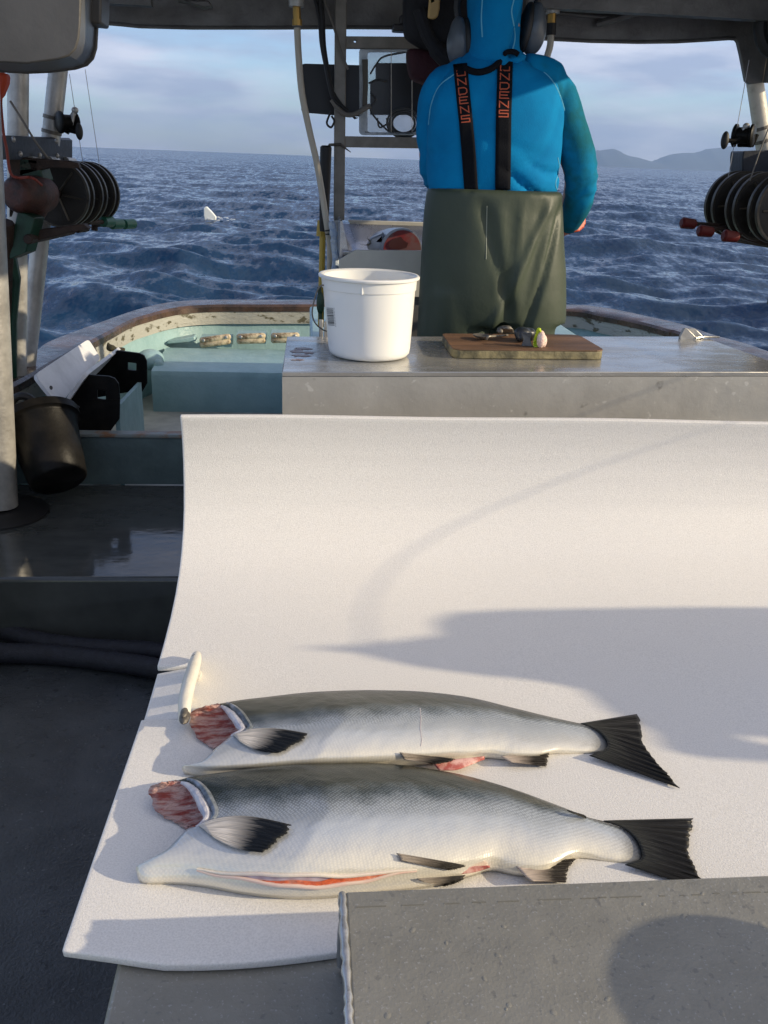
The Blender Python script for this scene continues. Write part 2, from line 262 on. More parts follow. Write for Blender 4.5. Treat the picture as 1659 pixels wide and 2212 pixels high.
# ---------------------------------------------------------------- mesh helpers
class MB:
    def __init__(s): s.v = []; s.f = []; s.uv = {}
    def add(s, vs_, fs):
        o = len(s.v); s.v += [V(p) for p in vs_]; s.f += [tuple(i + o for i in f) for f in fs]; return o
    def box(s, a, b, M=None):
        x0, y0, z0 = a; x1, y1, z1 = b
        p = [V(q) for q in ((x0, y0, z0), (x1, y0, z0), (x1, y1, z0), (x0, y1, z0), (x0, y0, z1), (x1, y0, z1), (x1, y1, z1), (x0, y1, z1))]
        if M is not None: p = [M @ q for q in p]
        s.add(p, [(3, 2, 1, 0), (4, 5, 6, 7), (0, 1, 5, 4), (1, 2, 6, 5), (2, 3, 7, 6), (3, 0, 4, 7)]); return s
    def tube(s, path, rad, seg=10, cap=True, closed=False, flat=None):
        P = [V(p) for p in path]; n = len(P)
        rads = rad if isinstance(rad, (list, tuple)) else [rad] * n
        T = []
        for i in range(n):
            a = P[(i - 1) % n] if (closed or i > 0) else P[i]; b = P[(i + 1) % n] if (closed or i < n - 1) else P[i]
            T.append((b - a).normalized())
        ref = V((0, 0, 1)) if abs(T[0].z) < .9 else V((1, 0, 0))
        nx = T[0].cross(ref).normalized(); vs_ = []
        for i in range(n):
            nx = (nx - T[i] * nx.dot(T[i])).normalized(); ny = T[i].cross(nx)
            for k in range(seg):
                a = 2 * pi * k / seg; vs_.append(P[i] + nx * cos(a) * rads[i] + ny * sin(a) * rads[i])
        fs = []
        for i in range(n if closed else n - 1):
            j = (i + 1) % n
            for k in range(seg):
                l = (k + 1) % seg; fs.append((i * seg + k, i * seg + l, j * seg + l, j * seg + k))
        if cap and not closed:
            fs.append(tuple(range(seg - 1, -1, -1))); fs.append(tuple((n - 1) * seg + k for k in range(seg)))
        s.add(vs_, fs); return s
    def lathe(s, prof, c=(0, 0, 0), seg=48, M=None):
        c = V(c); vs_ = []; n = len(prof)
        for r_, z in prof:
            for k in range(seg):
                a = 2 * pi * k / seg; q = V((r_ * cos(a), r_ * sin(a), z))
                if M is not None: q = M @ q
                vs_.append(c + q)
        fs = []
        for i in range(n - 1):
            for k in range(seg):
                l = (k + 1) % seg; fs.append((i * seg + k, i * seg + l, (i + 1) * seg + l, (i + 1) * seg + k))
        s.add(vs_, fs); return s
    def prism(s, pts, d, holes=()):
        """planar outline (3D points) given thickness vector d"""
        loops = [[V(p) for p in pts]] + [[V(p) for p in h] for h in holes]
        tri = tessellate_polygon(loops); flat = [p for l in loops for p in l]; n = len(flat); d = V(d)
        fs = [tuple(t) for t in tri] + [tuple(i + n for i in reversed(t)) for t in tri]; o = 0
        for l in loops:
            m = len(l)
            for i in range(m):
                j = (i + 1) % m; fs.append((o + i, o + j, o + j + n, o + i + n))
            o += m
        s.add(flat + [p + d for p in flat], fs); return s
    def ell(s, c, r_, M=None, seg=20, rings=12):
        c = V(c); vs_ = []; fs = []
        for i in range(rings + 1):
            t = pi * i / rings
            for k in range(seg):
                a = 2 * pi * k / seg; q = V((r_[0] * sin(t) * cos(a), r_[1] * sin(t) * sin(a), r_[2] * cos(t)))
                if M is not None: q = M @ q
                vs_.append(c + q)
        for i in range(rings):
            for k in range(seg):
                l = (k + 1) % seg; fs.append((i * seg + k, (i + 1) * seg + k, (i + 1) * seg + l, i * seg + l))
        s.add(vs_, fs); return s
    def grid(s, G, close=False):
        n, m = len(G), len(G[0]); fs = []
        for i in range(n - 1):
            for j in range(m if close else m - 1):
                k = (j + 1) % m; fs.append((i * m + j, i * m + k, (i + 1) * m + k, (i + 1) * m + j))
        return s.add([p for r_ in G for p in r_], fs)
    def loft(s, rings, cap=True):
        n = len(rings[0]); o = s.grid(rings, True)
        if cap: s.f.append(tuple(o + k for k in range(n - 1, -1, -1))); s.f.append(tuple(o + (len(rings) - 1) * n + k for k in range(n)))
        return s

ORG = {}
def parts(name, mb, m, parent, **k):
    """every separate piece of the builder becomes an object of its own"""
    fa = list(range(len(mb.v)))
    def find(a):
        while fa[a] != a: fa[a] = fa[fa[a]]; a = fa[a]
        return a
    for f in mb.f:
        for q in f[1:]: fa[find(q)] = find(f[0])
    g = {}
    for f in mb.f: g.setdefault(find(f[0]), []).append(f)
    for fs in g.values():
        ids = sorted({i for f in fs for i in f}); mp_ = {i: n for n, i in enumerate(ids)}; c = MB(); c.v = [mb.v[i] for i in ids]; c.f = [tuple(mp_[i] for i in f) for f in fs]
        obj(name, c, m, parent, **k)
def tag(o, label, cat, group=None, kind=None):
    if label: o['label'] = label
    if cat: o['category'] = cat
    if group: o['group'] = group
    if kind: o['kind'] = kind
    return o
def obj(name, mb, m, parent=None, smooth=True, bevel=0., angle=35, solid=0., sub=0, uvs=None, label=None, cat=None, group=None, kind=None, clean=True):
    me = bpy.data.meshes.new(name)
    if parent is not None: org = ORG[parent.name]
    else:
        c = np.array([tuple(p) for p in mb.v]); org = V(((c[:, 0].min() + c[:, 0].max()) / 2, (c[:, 1].min() + c[:, 1].max()) / 2, c[:, 2].min()))
    me.from_pydata([tuple(p - org) for p in mb.v], [], mb.f); me.update()
    if uvs:
        for nm, arr in uvs.items():
            ul = me.uv_layers.new(name=nm); li = np.zeros(len(me.loops), dtype=np.int32); me.loops.foreach_get('vertex_index', li)
            ul.data.foreach_set('uv', np.asarray(arr, dtype=np.float32)[li].ravel())
    if clean:
        bm = bmesh.new(); bm.from_mesh(me); bmesh.ops.recalc_face_normals(bm, faces=bm.faces)
        if smooth:
            for f in bm.faces: f.smooth = True
            for e in bm.edges:
                if len(e.link_faces) == 2 and e.calc_face_angle(0) > R(angle): e.smooth = False
        bm.to_mesh(me); bm.free()
    o = bpy.data.objects.new(name, me); COL.objects.link(o)
    for mm in (m if isinstance(m, list) else [m]): me.materials.append(mm)
    if parent is not None: o.parent = parent
    else: o.location = org
    ORG[o.name] = org
    if bevel:
        b = o.modifiers.new('bevel', 'BEVEL'); b.width = bevel; b.segments = 2; b.limit_method = 'ANGLE'; b.angle_limit = R(40); b.harden_normals = False
    if solid:
        q = o.modifiers.new('solid', 'SOLIDIFY'); q.thickness = solid; q.offset = 0
    if sub:
        q = o.modifiers.new('sub', 'SUBSURF'); q.levels = sub; q.render_levels = sub
    return tag(o, label, cat, group, kind)
def thing(name, loc, label, cat, group=None):
    o = bpy.data.objects.new(name, None); COL.objects.link(o); o.location = V(loc); ORG[o.name] = V(loc); o.empty_display_size = .05
    return tag(o, label, cat, group)
def copy_tree(o, loc, label, parent=None):
    c = o.copy(); COL.objects.link(c)
    if parent is None: c.location = loc; c['label'] = label; ORG[c.name] = V(loc)
    else: c.parent = parent
    for ch in list(o.children): copy_tree(ch, None, None, c)
    return c
def cr_spline(P, n=8):
    """Catmull-Rom through points of any dimension"""
    P = [np.array(p, float) for p in P]; Q = [2 * P[0] - P[1]] + P + [2 * P[-1] - P[-2]]; o = []
    for i in range(1, len(Q) - 2):
        for k in range(n):
            t = k / n; a, b, c, d = Q[i - 1], Q[i], Q[i + 1], Q[i + 2]
            o.append(.5 * (2 * b + (c - a) * t + (2 * a - 5 * b + 4 * c - d) * t * t + (3 * b - a - 3 * c + d) * t ** 3))
    o.append(P[-1]); return o
def sm(P, n=6): return [V(p) for p in cr_spline(P, n)]
def resample(P, n):
    P = np.array([tuple(p) for p in P], float); d = np.r_[0, np.cumsum(np.linalg.norm(np.diff(P, axis=0), axis=1))]; t = np.linspace(0, d[-1], n)
    return np.stack([np.interp(t, d, P[:, k]) for k in range(P.shape[1])], 1)
def fuse(name, mb, voxel, iters=4):
    """union of overlapping closed shapes into one continuous surface"""
    me = bpy.data.meshes.new(name); me.from_pydata([tuple(p) for p in mb.v], [], mb.f)
    bm = bmesh.new(); bm.from_mesh(me); bmesh.ops.recalc_face_normals(bm, faces=bm.faces); bm.to_mesh(me); bm.free()
    o = bpy.data.objects.new(name, me); COL.objects.link(o)
    q = o.modifiers.new('r', 'REMESH'); q.mode = 'VOXEL'; q.voxel_size = voxel
    if iters:
        q = o.modifiers.new('s', 'SMOOTH'); q.iterations = iters; q.factor = .5
    dg = bpy.context.evaluated_depsgraph_get(); dg.update(); e = bpy.data.meshes.new_from_object(o.evaluated_get(dg))
    r_ = MB(); r_.v = [v.co.copy() for v in e.vertices]; r_.f = [tuple(p.vertices) for p in e.polygons]
    nor = [v.normal.copy() for v in e.vertices]
    bpy.data.objects.remove(o); bpy.data.meshes.remove(me); bpy.data.meshes.remove(e); return r_, nor

# ---------------------------------------------------------------- sea and far hills
SEA_Z = -2.4
def build_sea():
    nr, na = 620, 460
    r_ = 6.5 * (44000 / 6.5) ** (np.linspace(0, 1, nr) ** 1.25); r_[0] = 3
    a = np.linspace(R(-46), R(52), na); RR, AA = np.meshgrid(r_, a, indexing='ij')
    x = RR * np.sin(AA); y = RR * np.cos(AA); z = np.zeros_like(x); dx = np.zeros_like(x); dy = np.zeros_like(x)
    rg = np.random.RandomState(3); cell = np.maximum(np.gradient(r_)[:, None], RR * (a[1] - a[0]))
    for k in range(110):
        lam = .42 * (26 / .42) ** (rg.rand() ** 1.25); th = R(62) + rg.randn() * .62; amp = .0092 * lam ** .72 * (.6 + .8 * rg.rand())
        if lam > 3: amp *= .5
        kk = 2 * pi / lam; ph = rg.rand() * 2 * pi; fade = np.clip((lam / cell - 2.2) / 2.5, 0, 1)
        p = kk * (x * cos(th) + y * sin(th)) + ph
        z += amp * fade * np.cos(p); dx -= .8 * amp * fade * cos(th) * np.sin(p); dy -= .8 * amp * fade * sin(th) * np.sin(p)
    x = x + dx; y = y + dy; z = z + SEA_Z
    co = np.stack([x, y, z], 2).reshape(-1, 3)
    i = np.arange(nr - 1)[:, None] * na + np.arange(na - 1)[None, :]; q = np.stack([i, i + 1, i + na + 1, i + na], 2).reshape(-1, 4)[:, ::-1]
    me = bpy.data.meshes.new('sea'); me.vertices.add(len(co)); me.vertices.foreach_set('co', co.astype(np.float32).ravel())
    me.loops.add(q.size); me.loops.foreach_set('vertex_index', q.ravel().astype(np.int32)); me.polygons.add(len(q))
    me.polygons.foreach_set('loop_start', np.arange(0, q.size, 4, dtype=np.int32)); me.polygons.foreach_set('loop_total', np.full(len(q), 4, dtype=np.int32))
    me.update(calc_edges=True); me.validate(); me.polygons.foreach_set('use_smooth', np.ones(len(me.polygons), dtype=bool))
    m = bpy.data.materials.new('sea_water'); m.use_nodes = True; t = m.node_tree; b = t.nodes['Principled BSDF']; lk = t.links.new
    b.inputs['Base Color'].default_value = (.008, .033, .078, 1); b.inputs['Roughness'].default_value = .10; b.inputs['IOR'].default_value = 1.333
    c = t.nodes.new('ShaderNodeTexCoord'); ge = t.nodes.new('ShaderNodeNewGeometry'); acc = ge.outputs['Normal']
    for sc_, am_, rot, sq in ((.35, .40, 66, 2.6), (1.1, .50, 60, 2.4), (3.2, .42, 50, 2.0), (9, .28, 70, 1.5)):
        mpn = t.nodes.new('ShaderNodeMapping'); mpn.inputs['Rotation'].default_value = (0, 0, R(-rot)); mpn.inputs['Scale'].default_value = (sq, 1, 1)
        n = t.nodes.new('ShaderNodeTexNoise'); n.inputs['Scale'].default_value = sc_; n.inputs['Detail'].default_value = 2; n.inputs['Roughness'].default_value = .5
        su = t.nodes.new('ShaderNodeVectorMath'); su.operation = 'SUBTRACT'; su.inputs[1].default_value = (.5, .5, .5)
        ml = t.nodes.new('ShaderNodeVectorMath'); ml.operation = 'MULTIPLY'; ml.inputs[1].default_value = (am_, am_, 0)
        ad = t.nodes.new('ShaderNodeVectorMath'); ad.operation = 'ADD'
        lk(c.outputs['Object'], mpn.inputs[0]); lk(mpn.outputs[0], n.inputs[0]); lk(n.outputs['Color'], su.inputs[0]); lk(su.outputs[0], ml.inputs[0]); lk(acc, ad.inputs[0]); lk(ml.outputs[0], ad.inputs[1]); acc = ad.outputs[0]
    bi = t.nodes.new('ShaderNodeVectorMath'); bi.operation = 'ADD'; bi.inputs[1].default_value = (0, -.13, 0); lk(acc, bi.inputs[0]); acc = bi.outputs[0]   # waves lean towards the boat
    nm = t.nodes.new('ShaderNodeVectorMath'); nm.operation = 'NORMALIZE'; lk(acc, nm.inputs[0]); lk(nm.outputs[0], b.inputs['Normal'])
    o = bpy.data.objects.new('sea', me); me.materials.append(m); COL.objects.link(o)
    tag(o, 'dark blue choppy open sea around the boat', None, kind='structure')
build_sea()

HILLM = mat('hill_forest', (.045, .06, .05), .9, 0, (.03, .04, .04), .004, .3, .7)
def ridge(name, sil, dist, depth, label):
    """far hill range: crest height follows the silhouette, with real depth on both sides"""
    G = []
    P = resample([(a, b) for a, b in sil], 90)
    rows = [-1, -.75, -.5, -.25, 0, .25, .5, .75, 1]
    rg = np.random.RandomState(5)
    for j, s_ in enumerate(rows):
        row = []
        for px, py in P:
            c = Y(px, py, dist); h = max(0, c.z - SEA_Z) * (1 - abs(s_) ** 1.3)
            jit = 0 if s_ == 0 else rg.randn() * .04
            row.append(V((c.x * (1 + s_ * depth / dist * .2), dist + s_ * depth, SEA_Z - 2 + h * (1 + jit))))
        G.append(row)
    mb = MB(); mb.grid(G); return obj(name, mb, HILLM, label=label, kind='structure', angle=80)
ridge('hills', [(1255, 360), (1275, 335), (1285, 324), (1298, 325), (1310, 323), (1322, 321), (1332, 323), (1345, 331), (1360, 337), (1378, 340), (1395, 345), (1408, 349), (1420, 346), (1432, 339), (1450, 333), (1475, 330), (1500, 330), (1512, 327), (1525, 322), (1548, 320), (1580, 315), (1640, 310), (1700, 312), (1800, 330)], 40000, 3000, 'hazy blue hills on the right of the horizon')

# ---------------------------------------------------------------- the boat: decks, bulwark, bench
DZ, PZ, CZ, RZ = -1.35, -1.14, -1.20, -.80
b = MB(); b.box((-1.25, -1.0, DZ - .05), (2.1, 2.33, DZ)); obj('deck', b, DECK, smooth=False, label='dark grey painted main deck in shade', kind='structure')
b = MB(); b.box((-1.2, 2.33, DZ - .05), (2.1, 3.11, PZ)); obj('raised_deck', b, DECK_WET, bevel=.012, label='wet dark raised deck step behind the hatch', kind='structure')
b = MB(); b.box((-1.1, 3.15, CZ - .05), (2.1, 5.2, CZ)); obj('cockpit_floor', b, PLANK, smooth=False, label='pale planked floor of the stern cockpit', kind='structure')
t = thing('cockpit_bulkhead', (-.4, 3.13, PZ), 'low dark teal bulkhead with a worn top edge beside the black bucket', 'bulkhead')
b = MB(); b.box((-1.05, 3.112, PZ), (.5, 3.148, -.962)); obj('panel', b, TEAL_D, t, smooth=False)
b = MB(); b.box((-1.05, 3.104, -.962), (.5, 3.155, -.948)); obj('top_edge', b, mat('worn_edge', (.2, .23, .22), .5, 0, (.22, .11, .05), 14, .4, .55), t, bevel=.004)

O_ = [(48, 775), (100, 740), (160, 716), (217, 696), (260, 681), (300, 668), (350, 656), (400, 650), (467, 648), (553, 648), (690, 648), (900, 650), (1216, 658), (1306, 665), (1406, 685), (1489, 705), (1539, 723)]
I_ = [(60, 815), (130, 775), (185, 745), (240, 716), (283, 693), (318, 682), (355, 672), (400, 664), (467, 660), (553, 660), (690, 660), (900, 662), (1216, 669), (1300, 681), (1389, 699), (1440, 713), (1480, 724)]
Op = [V((-1.28, -1, RZ)), V((-1.26, 2.4, RZ))] + [Z(*q, RZ) for q in O_] + [V((2.26, 3.6, RZ)), V((2.3, -1, RZ))]
Ip = [V((-1.14, -1, RZ)), V((-1.12, 2.3, RZ))] + [Z(*q, RZ) for q in I_] + [V((2.08, 3.5, RZ)), V((2.12, -1, RZ))]
Op = sm(Op, 5); Ip = sm(Ip, 5)
def offs(P, d):
    o = []
    for i, p in enumerate(P):
        tn = (P[min(i + 1, len(P) - 1)] - P[max(i - 1, 0)]).normalized(); n = V((-tn.y, tn.x, 0)); o.append(p + n * d)
    return o
t = thing('stern_bulwark', (.4, 5.0, CZ), 'curved teal stern bulwark with peeling cream trim under a brown cap rail', 'bulwark')
b = MB(); G = []
for o_, i_ in zip(Op, Ip):
    G.append([i_ + V((0, 0, -.035)), i_ + V((0, 0, -.008)), i_ * .93 + o_ * .07 + V((0, 0, 0.004)), (i_ + o_) / 2 + V((0, 0, .008)), o_ * .93 + i_ * .07 + V((0, 0, .004)), o_ + V((0, 0, -.008)), o_ + V((0, 0, -.04))])
b.grid(G, True); obj('cap_rail', b, RAILW, t)
b = MB(); In = offs(Ip, .006); b.grid([[p + V((0, 0, -.035)), p + V((0, 0, -.105)), q + V((0, 0, -.105)), q + V((0, 0, -.035))] for p, q in zip(In, offs(Ip, .05))], True); obj('trim_board', b, CREAM, t)
b = MB(); Iw = offs(Ip, .025); Iw2 = offs(Ip, -.03)
b.grid([[p + V((0, 0, -.105)), p * .6 + r_ * .4 + V((0, 0, -.25)), r_ + V((0, 0, CZ - RZ)), q + V((0, 0, CZ - RZ)), q + V((0, 0, -.105))] for p, r_, q in zip(Iw, Iw2, offs(Ip, .09))], True); obj('inner_wall', b, TEAL, t)
b = MB(); b.grid([[p + V((0, 0, -.04)), p * .985 + V((0, 0, -.9 + p.z * .015 - RZ * .015)), p * .93 + V((0, 0, RZ * .07 - 1.75))] for p in offs(Op, -.02)]); obj('hull_side', b, HULLW, t, solid=.03)

# bench across the stern, and the row of grips on the transom behind it
t = thing('cockpit_bench', (-.4, 4.5, CZ), 'teal painted bench across the stern cockpit behind the black stands', 'bench')
BY = 4.32
bl = Y(335, 800, BY); bz = bl.z
b = MB(); G = []
x0, x1 = bl.x - .02, 1.6
for x in np.linspace(x0, x1, 30):
    rnd = [(BY, CZ), (BY - .002, bz - .03), (BY + .012, bz - .006), (BY + .04, bz), (BY + .5, bz + .006), (BY + .55, bz), (BY + .56, CZ)]
    G.append([V((x, yy, zz)) for yy, zz in rnd])
b.grid(G); n = len(G[0]); b.f.append(tuple(range(n))); b.f.append(tuple(29 * n + k for k in range(n))); obj('bench_box', b, TEAL, t)
b = MB(); p = Z(327, 768, bz + .02); b.ell(p + V((0, -.05, -.01)), (.07, .10, .05)); b.ell(p + V((.05, -.12, -.02)), (.028, .028, .028)); obj('corner_lump', b, TEAL, t)
b = MB(); b.box((.02, 3.45, CZ), (1.15, 4.29, -.665)); obj('shade_box', b, TEAL, bevel=.01, label='unseen teal box on the cockpit floor, added to shade the bench front', cat='shade box')  # unseen box, added to throw shade on the bench front
# bulwark grips
wall_bvh = None
grp = 'pale wooden grips along the transom'
for k, (xa, ya, xb, yb, lab) in enumerate([(428, 741, 502, 732, 'pale wooden grip block, left end of the row below the stern rail'), (508, 733, 577, 730, 'wooden grip block in the middle of the row below the stern rail'), (582, 731, 650, 729, 'wooden grip block, partly behind the metal table corner')]):
    A = Y(xa + 8, ya - 1, 4.86); B = Y(xb - 8, yb, 4.86); d = (B - A).normalized(); t = thing('wooden_grip', (A + B) / 2, lab, 'grip', grp)
    b = MB()
    for s_ in (.011, -.012): b.tube([A + d * -.012 + V((0, 0, s_)), A + d * -.006 + V((0, 0, s_)), A + V((0, 0, s_)), B + V((0, 0, s_)), B + d * .006 + V((0, 0, s_)), B + d * .012 + V((0, 0, s_))], [.006, .014, .017, .017, .014, .006], 12)
    obj('block', b, WOODY, t)
    b = MB()
    for q in (A + d * .012, B - d * .012): b.ell(q + V((0, -.016, .012)), (.009, .006, .009), seg=10, rings=6)
    parts('bolt', b, ALU, t)
    b = MB(); b.box((min(A.x, B.x) - .012, 4.865, A.z - .025), (max(A.x, B.x) + .012, 5.02, A.z + .018)); obj('base_plate', b, TEAL, t)
A = Y(358, 744, 4.88); B = Y(425, 731, 4.90); b = MB(); b.prism([A, Y(362, 738, 4.88), Y(420, 727, 4.9), Y(423, 738, 4.9)], (0, .09, 0)); obj('wood_block', b, TEAL, bevel=.006, label='teal painted wedge block on the transom left of the wooden grips', cat='block')

# ---------------------------------------------------------------- black stands, white V trough, bucket, divider in the cockpit corner
t = thing('fish_trough', Y(140, 880, 3.5), 'white V shaped fish trough of two boards leaning over black stands', 'trough')
def board(name, pts, th, m, parent, **k):
    P = [V(p) for p in pts]; n = (P[1] - P[0]).cross(P[2] - P[0]).normalized() * th
    b = MB(); b.prism(P, n); return obj(name, b, m, parent, smooth=False, bevel=.005, **k)
def roundquad(P, r_=.18, n=4):
    P = [V(p) for p in P]; o = []
    for i in range(len(P)):
        a, b_, c = P[i - 1], P[i], P[(i + 1) % len(P)]; ra = min(r_ * (a - b_).length, .05); rc = min(r_ * (c - b_).length, .05)
        s_ = b_ + (a - b_).normalized() * ra; e = b_ + (c - b_).normalized() * rc
        for k in range(n + 1):
            u = k / n; o.append(s_ * (1 - u) ** 2 + b_ * 2 * u * (1 - u) + e * u * u)
    return o
nA, fA = Y(121, 880, 3.2), Y(213, 778, 3.95)
board('left_board', roundquad([Y(68, 814, 3.22), nA, fA, Y(186, 736, 3.97)]), .014, WHITEB, t)
board('right_board', roundquad([nA + V((.004, 0, -.012)), Y(181, 806, 3.2), Y(258, 748, 3.95), fA + V((.004, 0, -.012))]), -.014, WHITEB, t)
b = MB()
for q in ((110, 838), (120, 863), (177, 752), (196, 770)): b.ell(Y(q[0], q[1], 3.2 + (0.72 if q[0] > 150 else .02)) + V((.004, -.012, .004)), (.006, .004, .008), seg=8, rings=6)
parts('screw', b, CHIP, t)
t = thing('black_stand', Y(220, 931, 3.24), 'nearer black plastic stand panel with a slot, under the white trough', 'stand', 'black plastic trough stands')
o1 = [Y(*q, 3.24) for q in [(182, 809), (235, 813), (248, 818), (256, 829), (259, 860), (258, 905), (232, 940), (162, 940), (150, 905), (128, 886), (160, 845)]]
b = MB(); b.prism(o1, (0, .012, 0), [[Y(*q, 3.24) for q in [(210, 842), (228, 845), (228, 864), (210, 861)]]]); obj('panel', b, BLACKP, t, bevel=.003, smooth=False)
b = MB(); b.box(Y(170, 862, 3.23), Y(258, 866, 3.225) + V((0, .006, 0))); obj('rail', b, BLACKP, t)
t = thing('black_stand', Y(290, 880, 3.8), 'farther black plastic stand panel with a square window through it', 'stand', 'black plastic trough stands')
o1 = [Y(*q, 3.8) for q in [(196, 800), (253, 757), (300, 763), (311, 768), (317, 780), (318, 828), (306, 849), (303, 885), (296, 885), (292, 845), (262, 850), (205, 860)]]
b = MB(); b.prism(o1, (0, .014, 0), [[Y(*q, 3.8) for q in [(276, 783), (294, 785), (294, 801), (276, 799)]]]); obj('panel', b, BLACKP, t, bevel=.003, smooth=False)
b = MB(); nf, ff = Y(247, 878, 3.26), Y(297, 826, 3.78)
b.prism([V((nf.x, 3.26, CZ)), nf, ff, V((ff.x, 3.78, CZ))], (.016, 0, 0)); obj('bin_board', b, TEAL, smooth=False, label='upright teal divider board on the cockpit floor between the black stands', cat='board')
b = MB(); b.box((V(Y(190, 925, 3.3)).x, 3.3, CZ), (Y(232, 925, 3.3).x, 3.34, -1.0)); obj('bin_board', b, TEAL, smooth=False, label='short teal board end standing behind the nearer black stand', cat='board')
# dark bird-like dab behind the trough = small work glove
b = MB(); b.ell(Y(240, 752, 4.05), (.022, .02, .016)); b.ell(Y(234, 748, 4.05), (.008, .01, .02)); b.ell(Y(262, 755, 4.05), (.02, .02, .01)); g, _ = fuse('g', b, .006, 2)
obj('work_glove', g, mat('dark_glove', (.05, .04, .015), .8, 0, (.02, .02, .01), 60), label='small dark crumpled glove behind the far end of the white trough', cat='glove')

# black bucket lying tipped over, mouth away from the camera
def bucket(prof_out, prof_in, M, c): 
    b = MB(); b.lathe(prof_out + prof_in[::-1], c, 48, M); return b
bc = Y(128, 1040, 2.84)
ax = (Y(90, 918, 2.98) - bc).normalized()
Mb = V((0, 0, 1)).rotation_difference(ax).to_matrix()
t = thing('black_bucket', bc, 'black plastic bucket tipped over on the dark raised deck behind the grey pole', 'bucket')
b = MB(); b.lathe([(.0, 0), (.086, 0), (.093, .006), (.104, .10), (.116, .215), (.120, .222), (.131, .224), (.132, .25), (.126, .252), (.113, .25), (.100, .10), (.088, .012), (0, .010)], bc, 48, Mb); obj('pail', b, BLACKP, t, angle=50)
b = MB(); P = []
for k in range(15):
    a = pi * k / 14; P.append(bc + Mb @ V((.134 * cos(a), .10 * sin(a), .235 + .06 * sin(a))))
b.tube(P, .004, 8); obj('bail_handle', b, BLACKR, t)
b = MB()
for k in range(28):
    a = k / 27 * 1.5 * pi; pass
cc = Y(50, 888, 2.98)
b.tube([cc + V((.045 * cos(a), .01, .05 * sin(a))) for a in np.linspace(-1.2, 3.6, 20)], .013, 10); obj('rubber_ring', b, BLACKR, label='thick black rubber ring hanging behind the black bucket rim', cat='ring')

# ---------------------------------------------------------------- fish hatch with the foam sheet, hoses, near lid
HZ = -.812
t = thing('fish_hatch', (.5, 1.1, DZ), 'low grey metal hatch table under the white foam sheet', 'hatch')
b = MB(); b.box((-.2, .25, DZ), (1.22, 1.80, HZ)); obj('hatch_box', b, GALV, t, bevel=.006)
# foam: sheet lying on the hatch, bent up into a vertical backboard; two cuts around the cleat
prof = [(.716, -.8008), (.725, -.8), (.78, -.8), (1.149, -.8), (1.153, -.8), (1.298, -.8), (1.3025, -.8), (1.38, -.799), (1.46, -.794), (1.53, -.783), (1.59, -.765), (1.635, -.74), (1.67, -.71), (1.695, -.675), (1.71, -.635), (1.72, -.59), (1.722, -.55), (1.718, -.515), (1.711, -.487)]
pf = []
for i in range(len(prof) - 1):
    k = 4 if abs(prof[i + 1][0] - prof[i][0]) + abs(prof[i + 1][1] - prof[i][1]) > .03 else 1
    if i >= 7: k = 3
    for j in range(k): pf.append(tuple(np.array(prof[i]) * (1 - j / k) + np.array(prof[i + 1]) * j / k))
pf.append(prof[-1])
xs = [-.245, -.24, -.225, -.205, -.188] + list(np.linspace(-.17, 1.16, 60))
b = MB(); G = []
for (yy, zz) in pf:
    row = []
    for i, x in enumerate(xs):
        u = (x + .2) / 1.3; dz = .0012 * (1 + sin(9 * x + 5 * yy)) ; y2 = yy
        if yy < .742: y2 -= .012 * sin(min(1, max(0, (x + .245) / .3)) * pi) * (1 - (yy - .716) / .026) ; 
        if yy < .742 and x < -.15: y2 += .012 * (-.15 - x) / .095 * (1 - (yy - .716) / .026)
        if yy > 1.6: y2 += .006 * sin(3 * x + 1) + .012 * u
        if x < -.2: x -= .0125 * max(0, min(1, (1.16 - yy) / .42)) * (-.2 - x) / .045
        flap = 1.152 < yy < 1.299 and x < -.188
        if flap: dz -= .012 * (-.188 - x) / .057
        row.append(V((x, y2, zz + dz)))
    G.append(row)
vs_ = [p for r_ in G for p in r_]; m_ = len(xs); fs = []
for i in range(len(pf) - 1):
    cut = abs(pf[i][0] - 1.149) < .0005 or abs(pf[i][0] - 1.298) < .0005
    for j in range(m_ - 1):
        if cut and xs[j + 1] <= -.187: continue
        fs.append((i * m_ + j, i * m_ + j + 1, (i + 1) * m_ + j + 1, (i + 1) * m_ + j))
b.add(vs_, fs)
fo = obj('foam_sheet', b, FOAM, label='thick white foam sheet on the hatch, bent up behind two salmon', cat='foam sheet', angle=60)
q = fo.modifiers.new('solid', 'SOLIDIFY'); q.thickness = .011; q.offset = -1
nv = fo.data
for p_ in nv.polygons: pass
bm = bmesh.new(); bm.from_mesh(nv); bm.normal_update()
if sum(f.normal.z for f in bm.faces) < 0: bmesh.ops.reverse_faces(bm, faces=bm.faces)
bm.to_mesh(nv); bm.free()
q = fo.modifiers.new('bevel', 'BEVEL'); q.width = .002; q.segments = 2; q.limit_method = 'ANGLE'; q.angle_limit = R(50)

# cleat at the cut
t = thing('mooring_cleat', Z(410, 1500, -.8), 'chipped white painted metal cleat poking through the foam edge', 'cleat')
P = [Z(397, 1556, -.790), Z(398, 1540, -.772), Z(400, 1515, -.765), Z(407, 1480, -.762), Z(417, 1445, -.764), Z(423, 1424, -.774), Z(425, 1416, -.79)]
b = MB(); b.tube(sm(P, 5), [.0075] + [.0078 + .0028 * sin(pi * k / 30) for k in range(1, 30)] + [.0075], 14); obj('bar', b, CLEATW, t)
b = MB(); b.tube([Z(405, 1505, -.83), Z(405, 1505, -.768)], .008, 12); b.tube([Z(426, 1460, -.83), Z(420, 1455, -.77)], .010, 12); parts('stem', b, CLEATW, t)
b = MB()
for (px, py, zz, rr) in ((399, 1549, -.770, .0085), (411, 1468, -.756, .005), (419, 1421, -.766, .005), (398, 1539, -.764, .006)):
    b.ell(Z(px, py, zz), (rr * .95, rr * 2.0, rr * .62), seg=12, rings=8)
parts('bare_patch', b, CHIP, t)

